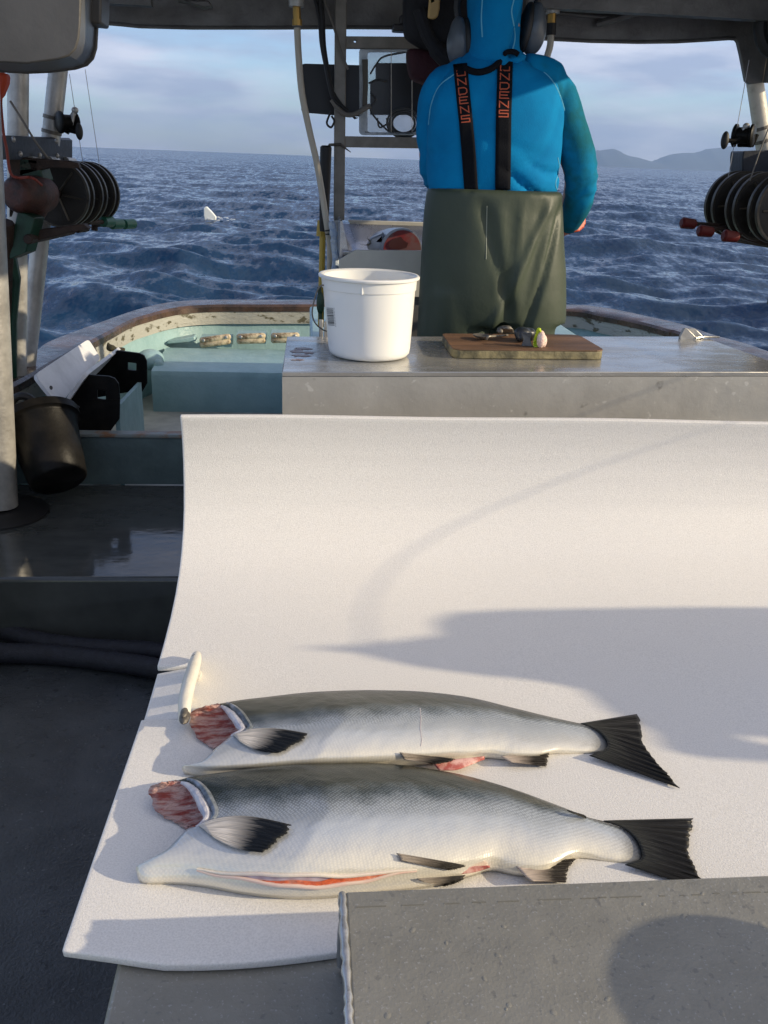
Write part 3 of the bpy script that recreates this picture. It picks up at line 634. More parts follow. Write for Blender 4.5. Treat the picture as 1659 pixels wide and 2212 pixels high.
# hoses on the deck
grp = 'dark ribbed hoses on the deck'
def hose(pts, r_, lab):
    P = sm(pts, 10); P = [V(p) for p in resample(P, 150)]
    b = MB(); b.tube(P, [r_ * (1 + .035 * (k % 2)) for k in range(len(P))], 14); obj('deck_hose', b, HOSEB, label=lab, cat='hose', group=grp, angle=60)
hose([Z(-140, 1330, DZ + .03), Z(0, 1362, DZ + .03), Z(90, 1385, DZ + .03), Z(200, 1399, DZ + .03), Z(345, 1408, DZ + .03), Z(480, 1440, DZ + .03)], .026, 'dark ribbed hose lying on the deck, the one farther from the camera')
hose([Z(-140, 1405, DZ + .03), Z(0, 1410, DZ + .03), Z(110, 1414, DZ + .03), Z(220, 1426, DZ + .03), Z(345, 1446, DZ + .03), Z(480, 1490, DZ + .03)], .028, 'dark ribbed hose lying on the deck, the one nearer to the camera')

# near lid: a plate box in the foreground with a welded corner seam
LZ = -.70
c0, c1, c2_ = Z(742, 1925, LZ), Z(1700, 1895.5, LZ), Z(760, 2212, LZ)
t = thing('metal_chest', (c0.x + .5, c0.y - .2, HZ), 'worn grey metal chest top in the foreground corner below the salmon', 'chest')
b = MB(); yb = .30
pts = [V((c0.x, c0.y, LZ)), V((c0.x + .58, c0.y + .003, LZ)), V((c0.x + .58, yb, LZ)), V((c0.x + .0, yb, LZ))]
b.prism(pts, (0, 0, HZ - LZ + .002)); obj('box', b, GALV, t, bevel=.004)
b = MB(); rg = random.Random(2); P = []; rr = []
for k in range(60):
    yy = yb + (c0.y - .004 - yb) * k / 59; P.append(V((c0.x - .001 + .0006 * rg.uniform(-1, 1), yy, LZ - .001))); rr.append(.0042 + .0012 * rg.uniform(-1, 1))
for k in range(1, 14): P.append(V((c0.x - .001, c0.y + .001, LZ - .001 - k * .008))); rr.append(.004 + .001 * rg.uniform(-1, 1))
b.tube(P, rr, 10); obj('weld_seam', b, ALU, t, angle=70)
b = MB()
for k in range(60):      # raised blisters and dings in the plate
    p = V((c0.x + rg.uniform(.02, .55), rg.uniform(yb, c0.y - .012), LZ)); s_ = rg.uniform(.0008, .0024); b.ell(p, (s_ * rg.uniform(1, 2.2), s_ * rg.uniform(1, 2), .0006), Matrix.Rotation(rg.uniform(0, 3), 3, 'Z'), 8, 5)
obj('blister', b, GALV, t)['kind'] = 'stuff'

b = MB(); xx = c0.x + .012
while xx < c0.x + .56:
    ln = rg.uniform(.004, .035); yy = c0.y - .022 + .0006 * rg.uniform(-1, 1); b.box((xx, yy, LZ - .001), (xx + ln, yy + .0012, LZ + .0004)); xx += ln + rg.uniform(.002, .02)
obj('bend_line', b, mat('dark_grime', (.15, .145, .12), .7), t)['kind'] = 'stuff'

# ---------------------------------------------------------------- far metal table with its things
TZ = -.45
T = [Z(609, 803, TZ), Z(1720, 803.5, TZ), Z(1517, 727, TZ), Z(620, 727, TZ)]
T[1] = V((1.21, 2.055, TZ)); T[2] = V((1.158, 2.51, TZ))
t = thing('metal_table', (.55, 2.2, PZ), 'wide bare aluminium work table carrying a white pail and a cutting board', 'table')
b = MB(); b.prism(T, (0, 0, -.012)); obj('table_top', b, ALU_TOP, t, bevel=.002)
inn = [T[0] + V((.0004, .0006, -.012)), T[1] + V((-.0004, .0006, -.012)), T[2] + V((-.004, -.004, -.012)), T[3] + V((.004, -.004, -.012))]
fl = Y(607, 893, T[0].y)
b = MB(); b.prism(inn, (0, 0, PZ - TZ + .012)); obj('apron', b, ALU_FRONT, t, smooth=False)
b = MB(); b.prism([inn[0] + V((-.003, -.006, -.115)), inn[1] + V((.003, -.006, -.115)), inn[1] + V((.003, -.001, -.115)), inn[0] + V((-.003, -.001, -.115))], (0, 0, -.012)); obj('lower_seam', b, ALU, t)
b = MB(); rg = random.Random(8)
for (px, py, rx, ry) in ((642, 758, .02, .010), (655, 753, .018, .006), (648, 768, .022, .007), (640, 777, .014, .004), (668, 762, .012, .005)):
    c_ = Z(px, py, TZ + .0006); b.prism([c_ + V((rx * (1 + .5 * rg.uniform(-1, 1)) * cos(a), ry * 2 * (1 + .5 * rg.uniform(-1, 1)) * sin(a), 0)) for a in np.linspace(0, 2 * pi, 19)[:-1]], (0, 0, .0004))
parts('blood_smear', b, mat('dried_blood', (.24, .15, .14), .4, .2, (.36, .31, .30), 70, .4, .6), t, smooth=False)
# hinge bracket at the far right
t = thing('hinge_bracket', Z(1495, 735, TZ), 'cast metal hinge bracket with two cheeks and a pin on the far table corner', 'hinge')
def zz1(a, c): return (1423 + a * .1421, 664.1 + c * .1421)   # zoomed crop units
for k, (off) in enumerate((0, 1)):
    dx_ = 0 if k == 0 else 14
    P = [zz1(*q) for q in ([(320, 460), (325, 520), (570, 525), (600, 530), (560, 440), (440, 320), (405, 315), (380, 330), (330, 430)] if k == 0 else [(430, 330), (490, 460), (640, 540), (715, 530), (690, 480), (680, 440), (600, 360), (560, 330), (500, 320)])]
    yb_ = 2.46 + (.0 if k == 0 else .018); b = MB(); b.prism([Y(*q, yb_) for q in P], (0, .011, 0)); obj('cheek', b, POLE, t, bevel=.002)
b = MB(); b.tube([Y(*zz1(560, 465), 2.46), Y(*zz1(700, 448), 2.48), Y(*zz1(918, 450), 2.48)], .0032, 8); obj('pin', b, ALU, t)
b = MB()
for q in ((595, 522), (710, 525)): b.ell(Y(*zz1(*q), 2.45), (.0055, .0055, .0045), seg=10, rings=6)
parts('bolt', b, ALU, t)

# white pail
bc = V((.152, 2.165, TZ)); bc = (Z(710, 770, TZ) + Z(885, 770, TZ)) / 2; bc.y = 2.165; bc.x = (Y(710, 760, 2.165).x + Y(885, 760, 2.165).x) / 2
rB = (Y(885, 750, 2.165).x - Y(710, 750, 2.165).x) / 2 * .985; zR = Y(797, 592, 2.165).z; H = zR - TZ; rT = (Y(906, 592, 2.165).x - Y(688, 592, 2.165).x) / 2
ctop = (Y(906, 592, 2.165).x + Y(688, 592, 2.165).x) / 2
t = thing('white_pail', bc, 'white plastic pail with a barcode standing on the metal table', 'pail')
rw = rT - .008; rw0 = rB
def rwall(z): return rw0 + (rw - rw0) * (z / H) ** .9
prof = [(0, .002), (rB - .014, .001), (rB - .006, .003), (rB, .010)] + [(rwall(H * k / 10), H * k / 10) for k in range(1, 8)] + [(rwall(H * .83), H * .83), (rwall(H * .835) + .0022, H * .835), (rwall(H * .96) + .0022, H * .955), (rT - .003, H * .957), (rT, H * .965), (rT + .0006, H * .985), (rT - .002, H), (rT - .007, H), (rw - .006, H * .98)] + [(rwall(H * k / 10) - .0035, H * k / 10) for k in range(9, 0, -1)] + [(rB - .008, .008), (0, .006)]
Msh = Matrix(((1, 0, (ctop - bc.x) / H), (0, 1, 0), (0, 0, 1)))
b = MB(); b.lathe(prof, bc, 96, Msh); obj('pail_body', b, WHITEP, t, angle=50)
b = MB()
A = bc + Msh @ V((-rwall(H * .85) - .002, -.01, H * .87))
b.tube(sm([A + V((.02, -.03, 0)), A + V((-.006, -.012, -.004)), A + V((-.02, 0, -.045)), A + V((-.022, .02, -.08)), A + V((-.006, .05, -.11)), A + V((.03, .09, -.13)), A + V((.12, .105, -.13))], 6), .0018, 8); obj('bail_handle', b, CORD_G, t)
b = MB(); a0 = pi * 1.5 - R(12); b.tube([bc + Msh @ V((cos(a0) * (rwall(H * .86) + .003), sin(a0) * (rwall(H * .86) + .003), H * z)) for z in (.83, .85, .9, .95)], [.0022, .0028, .0016, .0014], 8); obj('moulding_nib', b, WHITEP, t)
bvh = BVHTree.FromPolygons(*(lambda m: ([tuple(v) for v in m.v], m.f))((lambda m: (m.lathe(prof, bc, 96, Msh), m)[1])(MB())))
def hit(bv, px, py, off=.0):
    d = ray(px, py).normalized(); l, n, i, ds = bv.ray_cast(V((0, 0, 0)), d)
    return None if l is None else l - d * off
def dec(q): return (664.1 + q[0] * .17157, 474.4 + q[1] * .17157)   # zoom units of the pail crop
b = MB(); rg = random.Random(4); yv = 1108.
while yv < 1335:
    wd = rg.choice([4, 4, 6, 9, 13]); x0 = 240 + (yv - 1108) * .10; x1_ = 322 + (yv - 1108) * .09
    P = []
    for xx in np.linspace(x0, x1_, 5):
        for yy in (yv, yv + wd): P.append(hit(bvh, *dec((xx, yy + (xx - x0) * .08)), .0006))
    if all(p is not None for p in P):
        b.add(P, [(2 * i, 2 * i + 1, 2 * i + 3, 2 * i + 2) for i in range(4)])
    yv += wd + rg.choice([4, 5, 8])
yv = 1112
while yv < 1345:       # the digits beside the bars, a few strokes each
    x0 = 328 + (yv - 1108) * .09
    for (dx0, dy0, dx1, dy1) in random.Random(int(yv)).sample([(0, 0, 12, 2), (0, 0, 2, 10), (10, 0, 12, 10), (0, 8, 12, 10), (5, 0, 7, 10)], 3):
        P = [hit(bvh, *dec((x0 + a, yv + c)), .0006) for a, c in ((dx0, dy0), (dx1, dy0), (dx1, dy1), (dx0, dy1))]
        if all(p is not None for p in P): b.add(P, [(0, 1, 2, 3)])
    yv += 19
obj('barcode', b, INK, t, smooth=False)

# cutting board and what lies on it
def zc(a, c): return (935.2 + a * .2369, 677.7 + c * .2369)
BT = TZ + .0245
P = [Z(*zc(*q), BT) for q in [(88, 186), (110, 180), (1270, 190), (1320, 196), (1360, 210), (1545, 318), (1548, 328), (1500, 334), (240, 322), (190, 312), (170, 300)]]
t = thing('cutting_board', V((.72, 2.25, TZ)), 'brown wooden cutting board with a mossy edge on the metal table', 'cutting board')
b = MB(); b.prism(P, (0, 0, -.003)); obj('top_face', b, BOARD, t, smooth=False)
c_ = sum(P, V()) / len(P)
b = MB(); b.prism([p - V((0, 0, .003)) for p in P], (0, 0, -(BT - TZ) + .003)); obj('slab', b, BOARD_E, t, bevel=.003)
def onb(a, c, h=0.): return Z(*zc(a, c), BT + h)
DULL = mat('dull_metal', (.22, .20, .17), .5, .4, (.14, .125, .105), 60, .35, .6)
t = thing('metal_spoon', onb(440, 230), 'dull metal spoon lying at the left of the cutting board', 'spoon')
b = MB(); A, B = onb(385, 205, .004), onb(495, 238, .004); c_ = (A + B) / 2; d = (B - A); ln = d.length / 2; d.normalize()
M3 = Matrix((d, V((0, 0, 1)).cross(d), V((0, 0, 1)))).transposed()
b.lathe([(.001, -.006), (.35, -.005), (.7, -.002), (1, .003), (.94, .004), (.6, .0), (.3, -.003), (.001, -.004)], c_ + V((0, 0, .004)), 24, M3 @ Matrix.Diagonal((ln, .020, 1.))); obj('bowl', b, DULL, t)
b = MB(); b.tube(sm([onb(488, 235, .006), onb(510, 208, .014), onb(560, 205, .012), onb(680, 195, .006)], 6), .0028, 8); obj('handle', b, DULL, t)
b = MB(); b.prism([onb(595, 180, .0), onb(600, 150, .012), onb(640, 125, .02), onb(700, 122, .022), onb(735, 140, .016), onb(750, 182, .0)], (0, .03, .0)); b.ell(onb(615, 160, .012), (.008, .01, .007)); b.ell(onb(680, 128, .02), (.012, .012, .006)); g, _ = fuse('g', b, .003, 2)
obj('metal_clamp', g, DULL, label='small pale metal clamp on the cutting board beside the dark pouch', cat='clamp')
b = MB(); b.ell(onb(815, 175, .022), (.022, .022, .016)); b.ell(onb(870, 175, .02), (.020, .02, .014)); b.ell(onb(800, 215, .012), (.014, .02, .012)); b.ell(onb(890, 200, .012), (.010, .016, .016)); g, _ = fuse('g', b, .004, 3)
obj('dark_pouch', g, mat('dark_pouch', (.022, .026, .03), .4, 0), label='small dark crumpled pouch in the middle of the cutting board', cat='pouch')
b = MB(); b.prism(roundquad([onb(808, 292, .001), onb(830, 240, .016), onb(806, 172, .034), onb(850, 182, .034), onb(905, 176, .034), onb(888, 230, .018), onb(905, 294, .001)], .1, 2), (0, .003, .001)); obj('grey_scraper', b, mat('grey_plastic', (.11, .12, .13), .5, 0), label='grey curved plastic scraper propped against the dark pouch', cat='scraper')
t = thing('measuring_spoon', onb(940, 300), 'bright lime plastic spoon standing upright against pale bait', 'spoon')
A = onb(935, 282, .004)
b = MB(); b.lathe([(.0002, -.5), (.5, -.4), (.9, 0), (1, .35), (.82, .35), (.6, -.05), (.0002, -.3)], A + V((0, -.004, .003)), 20, Matrix.Rotation(R(70), 3, 'X') @ Matrix.Diagonal((.0085, .0105, .012))); obj('bowl', b, LIME, t)
b = MB(); b.tube(sm([onb(925, 262, .008), onb(935, 225, .02), onb(950, 180, .034), onb(965, 142, .046), onb(985, 165, .04)], 5), [.0025, .003] + [.0042] * 16 + [.003, .0025, .002], 8); obj('handle', b, LIME, t)
b = MB(); b.ell(onb(985, 235, .02), (.0105, .011, .023)); b.ell(onb(1005, 250, .014), (.010, .010, .017)); b.ell(onb(1000, 285, .004), (.008, .008, .008)); b.ell(onb(970, 190, .03), (.006, .007, .010)); g, _ = fuse('g', b, .002, 2)
obj('bait_chunk', g, BAIT, label='pale pink chunk of bait on the cutting board', cat='bait')

# ---------------------------------------------------------------- the two salmon
FZ = -.8
def fish(name, loc, label, T_, B_, F_, E_, Hmax, slit=None):
    """skin as a Coons patch laid over a lens-shaped flank; returns height function"""
    nu, nvv = 110, 40
    t = thing(name, loc, label, 'fish', None)
    Tp = resample(cr_spline(T_, 8), nu); Bp = resample(cr_spline(B_, 8), nu); Fp = resample(cr_spline(F_, 6), nvv); 
    Ep = resample(cr_spline(E_, 6), nvv)
    Lm = np.linspace(0, 1, nu)
    def hgt(u, v):
        taper = Hmax * (.62 + .38 * (u / .28) ** .8) if u < .28 else Hmax * (1 - .93 * ((u - .28) / .72) ** 1.45)
        if v < .28: k = .60 + .40 * sin(pi / 2 * v / .28)
        else: k = max(0., 1 - ((v - .28) / .72) ** 2.4) ** .62
        return taper * k
    P2 = np.zeros((nu, nvv, 2))
    for i in range(nu):
        for j in range(nvv):
            u, v = i / (nu - 1), j / (nvv - 1)
            P2[i, j] = (1 - v) * Tp[i] + v * Bp[i] + (1 - u) * Fp[j] + u * Ep[j] - ((1 - u) * (1 - v) * Tp[0] + u * (1 - v) * Tp[-1] + (1 - u) * v * Bp[0] + u * v * Bp[-1])
    b = MB(); G = []; uvn = []; uvm = []
    for i in range(nu):
        row = []; u = i / (nu - 1)
        fr = []
        for j in range(nvv):
            v = j / (nvv - 1); h = hgt(u, v) + .0015
            if slit: h += slit(u) * max(0, (v - .75) / .25) ** 1.5
            fr.append(Z(*P2[i, j], FZ + h))
        back = []
        h0 = fr[0].z - FZ
        for s_ in (1., .75, .45, .2): # far side of the back rolling down to the foam
            back.append(V((fr[0].x, fr[0].y + h0 * .55 * (1 - abs(2 * s_ - 1) ** 2) * (1 if s_ < 1 else 0) - (1 - s_) * h0 * .35, FZ + .0015 + h0 * (s_ * .9))))
        row = [FZ and back[3], back[2], back[1]] + fr
        G.append(row)
        dm = 0; prev = None
        for j, p in enumerate(row):
            if prev is not None: dm += (p - prev).length
            prev = p; vv = max(0., (j - 3) / (nvv - 1)); uvn.append((u, vv)); uvm.append((u * .66, dm))
    b.grid(G)
    body = obj('body', b, FISH, t, angle=80, uvs={'norm': uvn, 'metre': uvm}, solid=0, clean=False)
    me = body.data; me.polygons.foreach_set('use_smooth', np.ones(len(me.polygons), dtype=bool))
    bm = bmesh.new(); bm.from_mesh(me); bm.normal_update()
    if sum(f.normal.z for f in bm.faces) < 0: bmesh.ops.reverse_faces(bm, faces=bm.faces)
    bm.to_mesh(me); bm.free()
    q = body.modifiers.new('solid', 'SOLIDIFY'); q.thickness = .0022; q.offset = -1
    def front(v):  # 3D point on the front edge at v
        j = v * (nvv - 1); a = int(min(nvv - 2, j)); f_ = j - a
        return G[0][3 + a] * (1 - f_) + G[0][4 + a] * f_
    bv = BVHTree.FromPolygons([tuple(p) for r_ in G for p in r_], b.f)
    return t, G, front, bv
def fin(name, t, base, edge, h0, h1, m, n=16, k=28, ragged=.0, bv=None, lift=.003, curl=0., bul=(0, 0)):
    """fin patch: root polyline to edge polyline (pixel outlines), laid at height h0..h1"""
    Bq = resample(cr_spline(base, 5), k); Eq = resample(cr_spline(edge, 5), k); rg = np.random.RandomState(len(name) + int(base[0][0]))
    jag = rg.rand(k) * ragged
    b = MB(); G = []; uv = []
    for i in range(n):
        s_ = i / (n - 1); row = []
        for j in range(k):
            ss = s_ * (1 - jag[j]); p = Bq[j] * (1 - ss) + Eq[j] * ss; w_ = j / (k - 1); p = p + np.array([0, sin(pi * ss ** .8) * (w_ * bul[1] - (1 - w_) * bul[0])])
            h = (h0 * (1 - s_) + h1 * s_) + .0012 * sin(j * 1.7) * s_ + curl * sin(pi * j / (k - 1)) * s_
            q = None
            if bv is not None:
                q = hit(bv, p[0], p[1], lift + .001 * sin(j * 2.1) * s_)
                if q is not None and q.z < FZ + h: q = None
            if q is None: q = Z(p[0], p[1], FZ + h)
            row.append(q); uv.append((s_, j / (k - 1)))
        G.append(row)
    b.grid(G); o = obj(name, b, m, t, uvs={'norm': uv}, clean=False, solid=.0012)
    o.data.polygons.foreach_set('use_smooth', np.ones(len(o.data.polygons), dtype=bool)); return o
def patch(name, t, A, B, ha, hb, m, n=10, k=40, dip=0., noise=0., bv=None):
    Aq = resample(cr_spline(A, 6), k); Bq = resample(cr_spline(B, 6), k); rg = np.random.RandomState(3)
    b = MB(); G = []
    for i in range(n):
        s_ = i / (n - 1); row = []
        for j in range(k):
            p = Aq[j] * (1 - s_) + Bq[j] * s_; va = ha(j / (k - 1)) if callable(ha) else ha; vb = hb(j / (k - 1)) if callable(hb) else hb
            h = va * (1 - s_) + vb * s_ - dip * sin(pi * s_) * min(1, 6 * j / k, 6 * (k - 1 - j) / k) + noise * rg.randn()
            row.append(Z(p[0], p[1], FZ + max(.001, h)))
        G.append(row)
    b.grid(G); return obj(name, b, m, t, solid=.0015, clean=True, angle=80)

def cut_face(t, front, vmax, low, nape):
    """the cut where the head came off: flesh from the upper collar down to the lower flank on the foam"""
    k = 30; top = [front(vmax * j / (k - 1)) for j in range(k)]; lo = resample(cr_spline(low, 6), k)
    b = MB(); G = []; rg = np.random.RandomState(9)
    for i in range(14):
        s_ = i / 13; row = []
        for j in range(k):
            lp = Z(lo[j][0], lo[j][1], FZ + .003 + .03 * (1 - j / (k - 1)) ** 2)
            p = top[j] * (1 - s_) + lp * s_; dp = .026 * sin(pi * s_) * sin(pi * j / (k - 1)) ** .7
            row.append(p + V((dp + .0012 * rg.randn(), .0008 * rg.randn(), -dp * .4)))
        G.append(row)
    b.grid(G); obj('cut_flesh', b, FLESH, t, angle=80, solid=.001)
    # white collar membrane round the cavity
    b = MB(); b.tube([top[j] + V((-.001, -.001, -.001)) for j in range(2, k)], [.0022 + (.0036 + .0014 * rg.rand()) * sin(pi * j / (k - 3)) for j in range(k - 2)], 10); obj('collar', b, MEMB, t)
    b = MB(); b.tube([top[j] + V((.009, .001, .0015)) for j in range(1, k - 2)], [.002 + .004 * sin(pi * j / (k - 4)) for j in range(k - 3)], 8); obj('collar_skin', b, mat('dark_collar_skin', (.06, .075, .085), .3, .2, (.25, .28, .32), 60, .35, .6) if 'dark_collar_skin' not in MATS else MATS['dark_collar_skin'], t)

# nearer fish
T2 = [(385, 1686), (414, 1678), (504, 1665), (604, 1653), (710, 1649), (824, 1649), (913, 1658), (1013, 1677), (1113, 1706), (1213, 1743), (1265, 1765), (1316, 1778)]
E2 = [(1316, 1778), (1352, 1790), (1380, 1812), (1393, 1838), (1392, 1856), (1370, 1867)]
B2 = [(301, 1906), (321, 1911), (371, 1911), (438, 1917), (521, 1932), (604, 1941), (680, 1942), (760, 1936), (830, 1929), (900, 1921), (950, 1912), (1010, 1896), (1060, 1883), (1120, 1893), (1173, 1890), (1215, 1862), (1252, 1855), (1306, 1861), (1345, 1866), (1370, 1867)]
F2 = [(385, 1686), (408, 1694), (428, 1715), (440, 1738), (449, 1757), (447, 1770), (431, 1783), (404, 1791), (381, 1814), (361, 1834), (330, 1852), (308, 1864), (294, 1872), (296, 1890), (301, 1906)]
t2, G2, fr2, bv2 = fish('salmon', Z(850, 1790, FZ), 'headless gutted salmon nearer the camera, belly slit showing orange flesh', T2, B2, F2, E2, .062)
cut_face(t2, fr2, .42, [(350, 1690), (321, 1703), (330, 1735), (341, 1757), (375, 1776), (401, 1790)], None)
fin('tail_fin', t2, [(1304, 1773), (1345, 1788), (1374, 1812), (1386, 1838), (1384, 1856), (1350, 1868)], [(1502, 1768), (1497, 1790), (1490, 1815), (1489, 1841), (1500, 1868), (1530, 1925)], .010, .004, FIN_T, ragged=.05, k=40, curl=.004)
fin('pectoral_fin', t2, [(428, 1783), (438, 1789), (447, 1797), (456, 1804)], [(632, 1783), (628, 1795), (612, 1808), (594, 1826), (568, 1841)], .03, .03, FIN_P, ragged=.06, bv=bv2, lift=.006, curl=.003, bul=(20, 10))
fin('pelvic_fin', t2, [(856, 1843), (862, 1850), (864, 1858)], [(1010, 1870), (995, 1876), (973, 1880)], .03, .022, FIN_V, bv=bv2, lift=.004, k=16, ragged=.05)
fin('pelvic_fin', t2, [(900, 1898), (912, 1904), (930, 1908)], [(1006, 1891), (1000, 1903), (962, 1914)], .004, .004, FIN_V, k=16, ragged=.08, bv=bv2, lift=.004)
fin('anal_fin', t2, [(1108, 1866), (1120, 1877), (1135, 1893), (1150, 1903)], [(1246, 1855), (1232, 1870), (1226, 1885), (1224, 1906)], .016, .006, FIN_A, ragged=.05, k=26)
fin('adipose_fin', t2, [(1225, 1750), (1232, 1754), (1240, 1757)], [(1262, 1761), (1266, 1764), (1266, 1768)], .03, .02, FIN_T, k=8, n=6)
def patch_on(name, t, A, B, bv, m, lift, n=8, k=44, noise=0.):
    Aq = resample(cr_spline(A, 6), k); Bq = resample(cr_spline(B, 6), k); rg = np.random.RandomState(3); b = MB(); G = []
    for i in range(n):
        s_ = i / (n - 1); row = []
        for j in range(k):
            p = Aq[j] * (1 - s_) + Bq[j] * s_; row.append(hit(bv, p[0], p[1], lift + noise * rg.rand()) or Z(p[0], p[1], FZ + .004))
        G.append(row)
    b.grid(G); return obj(name, b, m, t, angle=80)
def lip(name, t, path, bv, rad, m, lift):
    P = resample(cr_spline(path, 6), 50); b = MB(); b.tube([hit(bv, p[0], p[1], lift) or Z(p[0], p[1], FZ + .004) for p in P], [rad * (.25 + .75 * sin(pi * (.02 + .96 * k / 49)) ** .5) for k in range(50)], 10); return obj(name, b, m, t)
up_ = [(430, 1880), (484, 1887), (560, 1888), (604, 1891), (680, 1890), (738, 1893), (800, 1888), (864, 1881)]
lo_ = [(432, 1881), (520, 1897), (590, 1911), (640, 1914), (690, 1917), (745, 1909), (790, 1904), (830, 1893), (864, 1885)]
patch_on('belly_lining', t2, up_, lo_, bv2, RIBS, .0008)
patch_on('belly_flesh', t2, [(540, 1898), (590, 1903), (640, 1901), (690, 1904), (725, 1894), (760, 1895), (800, 1888), (858, 1882)], [(540, 1901), (596, 1912), (640, 1913), (700, 1917), (740, 1910), (780, 1906), (820, 1896), (860, 1887)], bv2, FLESHO, .0012, noise=.0012)
lip('belly_lip', t2, [(425, 1877)] + up_[1:] + [(900, 1879)], bv2, .0024, BELLYF, .0016)
lip('belly_lip', t2, [(425, 1880), (470, 1892)] + lo_[1:] + [(900, 1882)], bv2, .0026, mat('pink_lip', (.74, .60, .50), .32, 0, (.72, .50, .42), 40, .35, .6, coat=.2), .0014)
patch('vent', t2, [(978, 1878), (1020, 1872), (1058, 1871)], [(990, 1889), (1025, 1884), (1058, 1873)], .020, .014, mat('vent_flesh', (.42, .10, .08), .3, 0, (.70, .42, .36), 60, .4, .55), k=14, n=5)

# farther fish
T1 = [(474, 1520), (520, 1512), (571, 1506), (671, 1495), (771, 1491), (824, 1491), (913, 1494), (1013, 1506), (1113, 1530), (1190, 1549), (1240, 1561), (1262, 1566)]
E1 = [(1262, 1566), (1290, 1574), (1312, 1592), (1320, 1608), (1312, 1621), (1290, 1628)]
B1 = [(397, 1672), (450, 1680), (540, 1678), (640, 1672), (750, 1668), (850, 1660), (940, 1650), (1000, 1645), (1046, 1639), (1090, 1642), (1146, 1640), (1185, 1630), (1215, 1629), (1249, 1628), (1290, 1628)]
F1 = [(474, 1520), (490, 1530), (508, 1548), (521, 1567), (527, 1577), (515, 1583), (500, 1589), (485, 1601), (468, 1614), (452, 1630), (436, 1644), (404, 1654), (393, 1655), (394, 1663), (397, 1672)]
t1, G1, fr1, bv1 = fish('salmon', Z(880, 1580, FZ), 'headless gutted salmon farther from the camera, its belly tucked behind the other', T1, B1, F1, E1, .055)
cut_face(t1, fr1, .42, [(445, 1525), (414, 1537), (410, 1556), (418, 1581), (434, 1601), (460, 1617)], None)
fin('tail_fin', t1, [(1254, 1563), (1286, 1575), (1306, 1592), (1313, 1608), (1304, 1621), (1273, 1632)], [(1381, 1542), (1384, 1560), (1390, 1600), (1412, 1638), (1446, 1674), (1473, 1704)], .010, .004, FIN_T, ragged=.05, k=40, curl=.006)
fin('pectoral_fin', t1, [(501, 1587), (508, 1591), (514, 1598)], [(665, 1585), (655, 1600), (638, 1610), (608, 1626), (580, 1625)], .03, .03, FIN_P, ragged=.06, bv=bv1, lift=.006, curl=.003, bul=(13, 6))
fin('pelvic_fin', t1, [(863, 1625), (868, 1633), (872, 1640)], [(985, 1640), (970, 1646), (945, 1650)], .03, .022, FIN_V, bv=bv1, lift=.004, k=16, ragged=.05)
fin('anal_fin', t1, [(1082, 1634), (1092, 1640), (1104, 1646)], [(1191, 1623), (1185, 1637), (1181, 1656)], .016, .006, FIN_A, ragged=.06, k=26)
patch('vent', t1, [(935, 1648), (985, 1640), (1046, 1634)], [(948, 1664), (990, 1662), (1046, 1640)], .018, .012, MATS['vent_flesh'], k=20, n=6)
b = MB(); q = [hit(bv1, x_, y_, -.0003) for x_, y_ in [(907, 1530), (909, 1550), (908, 1575), (911, 1600), (909, 1612)]]
if all(q): b.tube(q, .0009, 6); obj('net_mark', b, mat('net_mark', (.46, .42, .42), .5), t1)

# ---------------------------------------------------------------- the person at the stern
PY = 2.74
t = thing('person', (.58, PY, PZ), 'person from behind in blue hooded fleece, olive bib trousers, lettered braces and ear muffs', 'person')
def ring(cx, cy, z, rx, ry, n=40, e=2.3):
    o = []
    for k in range(n):
        a = 2 * pi * k / n; c, s_ = cos(a), sin(a)
        o.append(V((cx + rx * abs(c) ** (2 / e) * (1 if c > 0 else -1), cy + ry * abs(s_) ** (2 / e) * (1 if s_ > 0 else -1), z)))
    return o
def pring(xl, xr, y, cy, ry, e=2.3):
    a, c = Y(xl, y, cy), Y(xr, y, cy); return ring((a.x + c.x) / 2, cy, (a.z + c.z) / 2, (c.x - a.x) / 2, ry, e=e)
# body under the clothes (skin modifier figure)
def px3(x_, y_, yy): return Y(x_, y_, yy)
hip = px3(1065, 520, PY); neck = px3(1068, 135, PY); 
me = bpy.data.meshes.new('body'); sh_r, el_r, wr_r = px3(1190, 185, PY), px3(1252, 385, PY + .04), px3(1222, 480, PY + .20)
sh_l, el_l, wr_l = px3(955, 195, PY), px3(930, 350, PY + .08), px3(975, 440, PY + .34)
cst = px3(1068, 230, PY); head = neck + V((0, .03, .17))
pts = [hip, px3(1066, 400, PY), cst, neck, head, head + V((0, .0, .07)), sh_r, el_r, wr_r, sh_l, el_l, wr_l]
legs = []
for s_ in (-1, 1):
    legs += [hip + V((s_ * .09, 0, -.10)), V((hip.x + s_ * .11, PY, -.66)), V((hip.x + s_ * .12, PY - .01, -1.09)), V((hip.x + s_ * .13, PY + .13, -1.115))]
allp = pts + legs; o_ = V((.58, PY, PZ))
ed = [(0, 1), (1, 2), (2, 3), (3, 4), (4, 5), (2, 6), (6, 7), (7, 8), (2, 9), (9, 10), (10, 11), (0, 12), (12, 13), (13, 14), (14, 15), (0, 16), (16, 17), (17, 18), (18, 19)]
rad = [.11, .10, .12, .05, .064, .060, .06, .042, .03, .06, .042, .03, .08, .055, .042, .035, .08, .055, .042, .035]
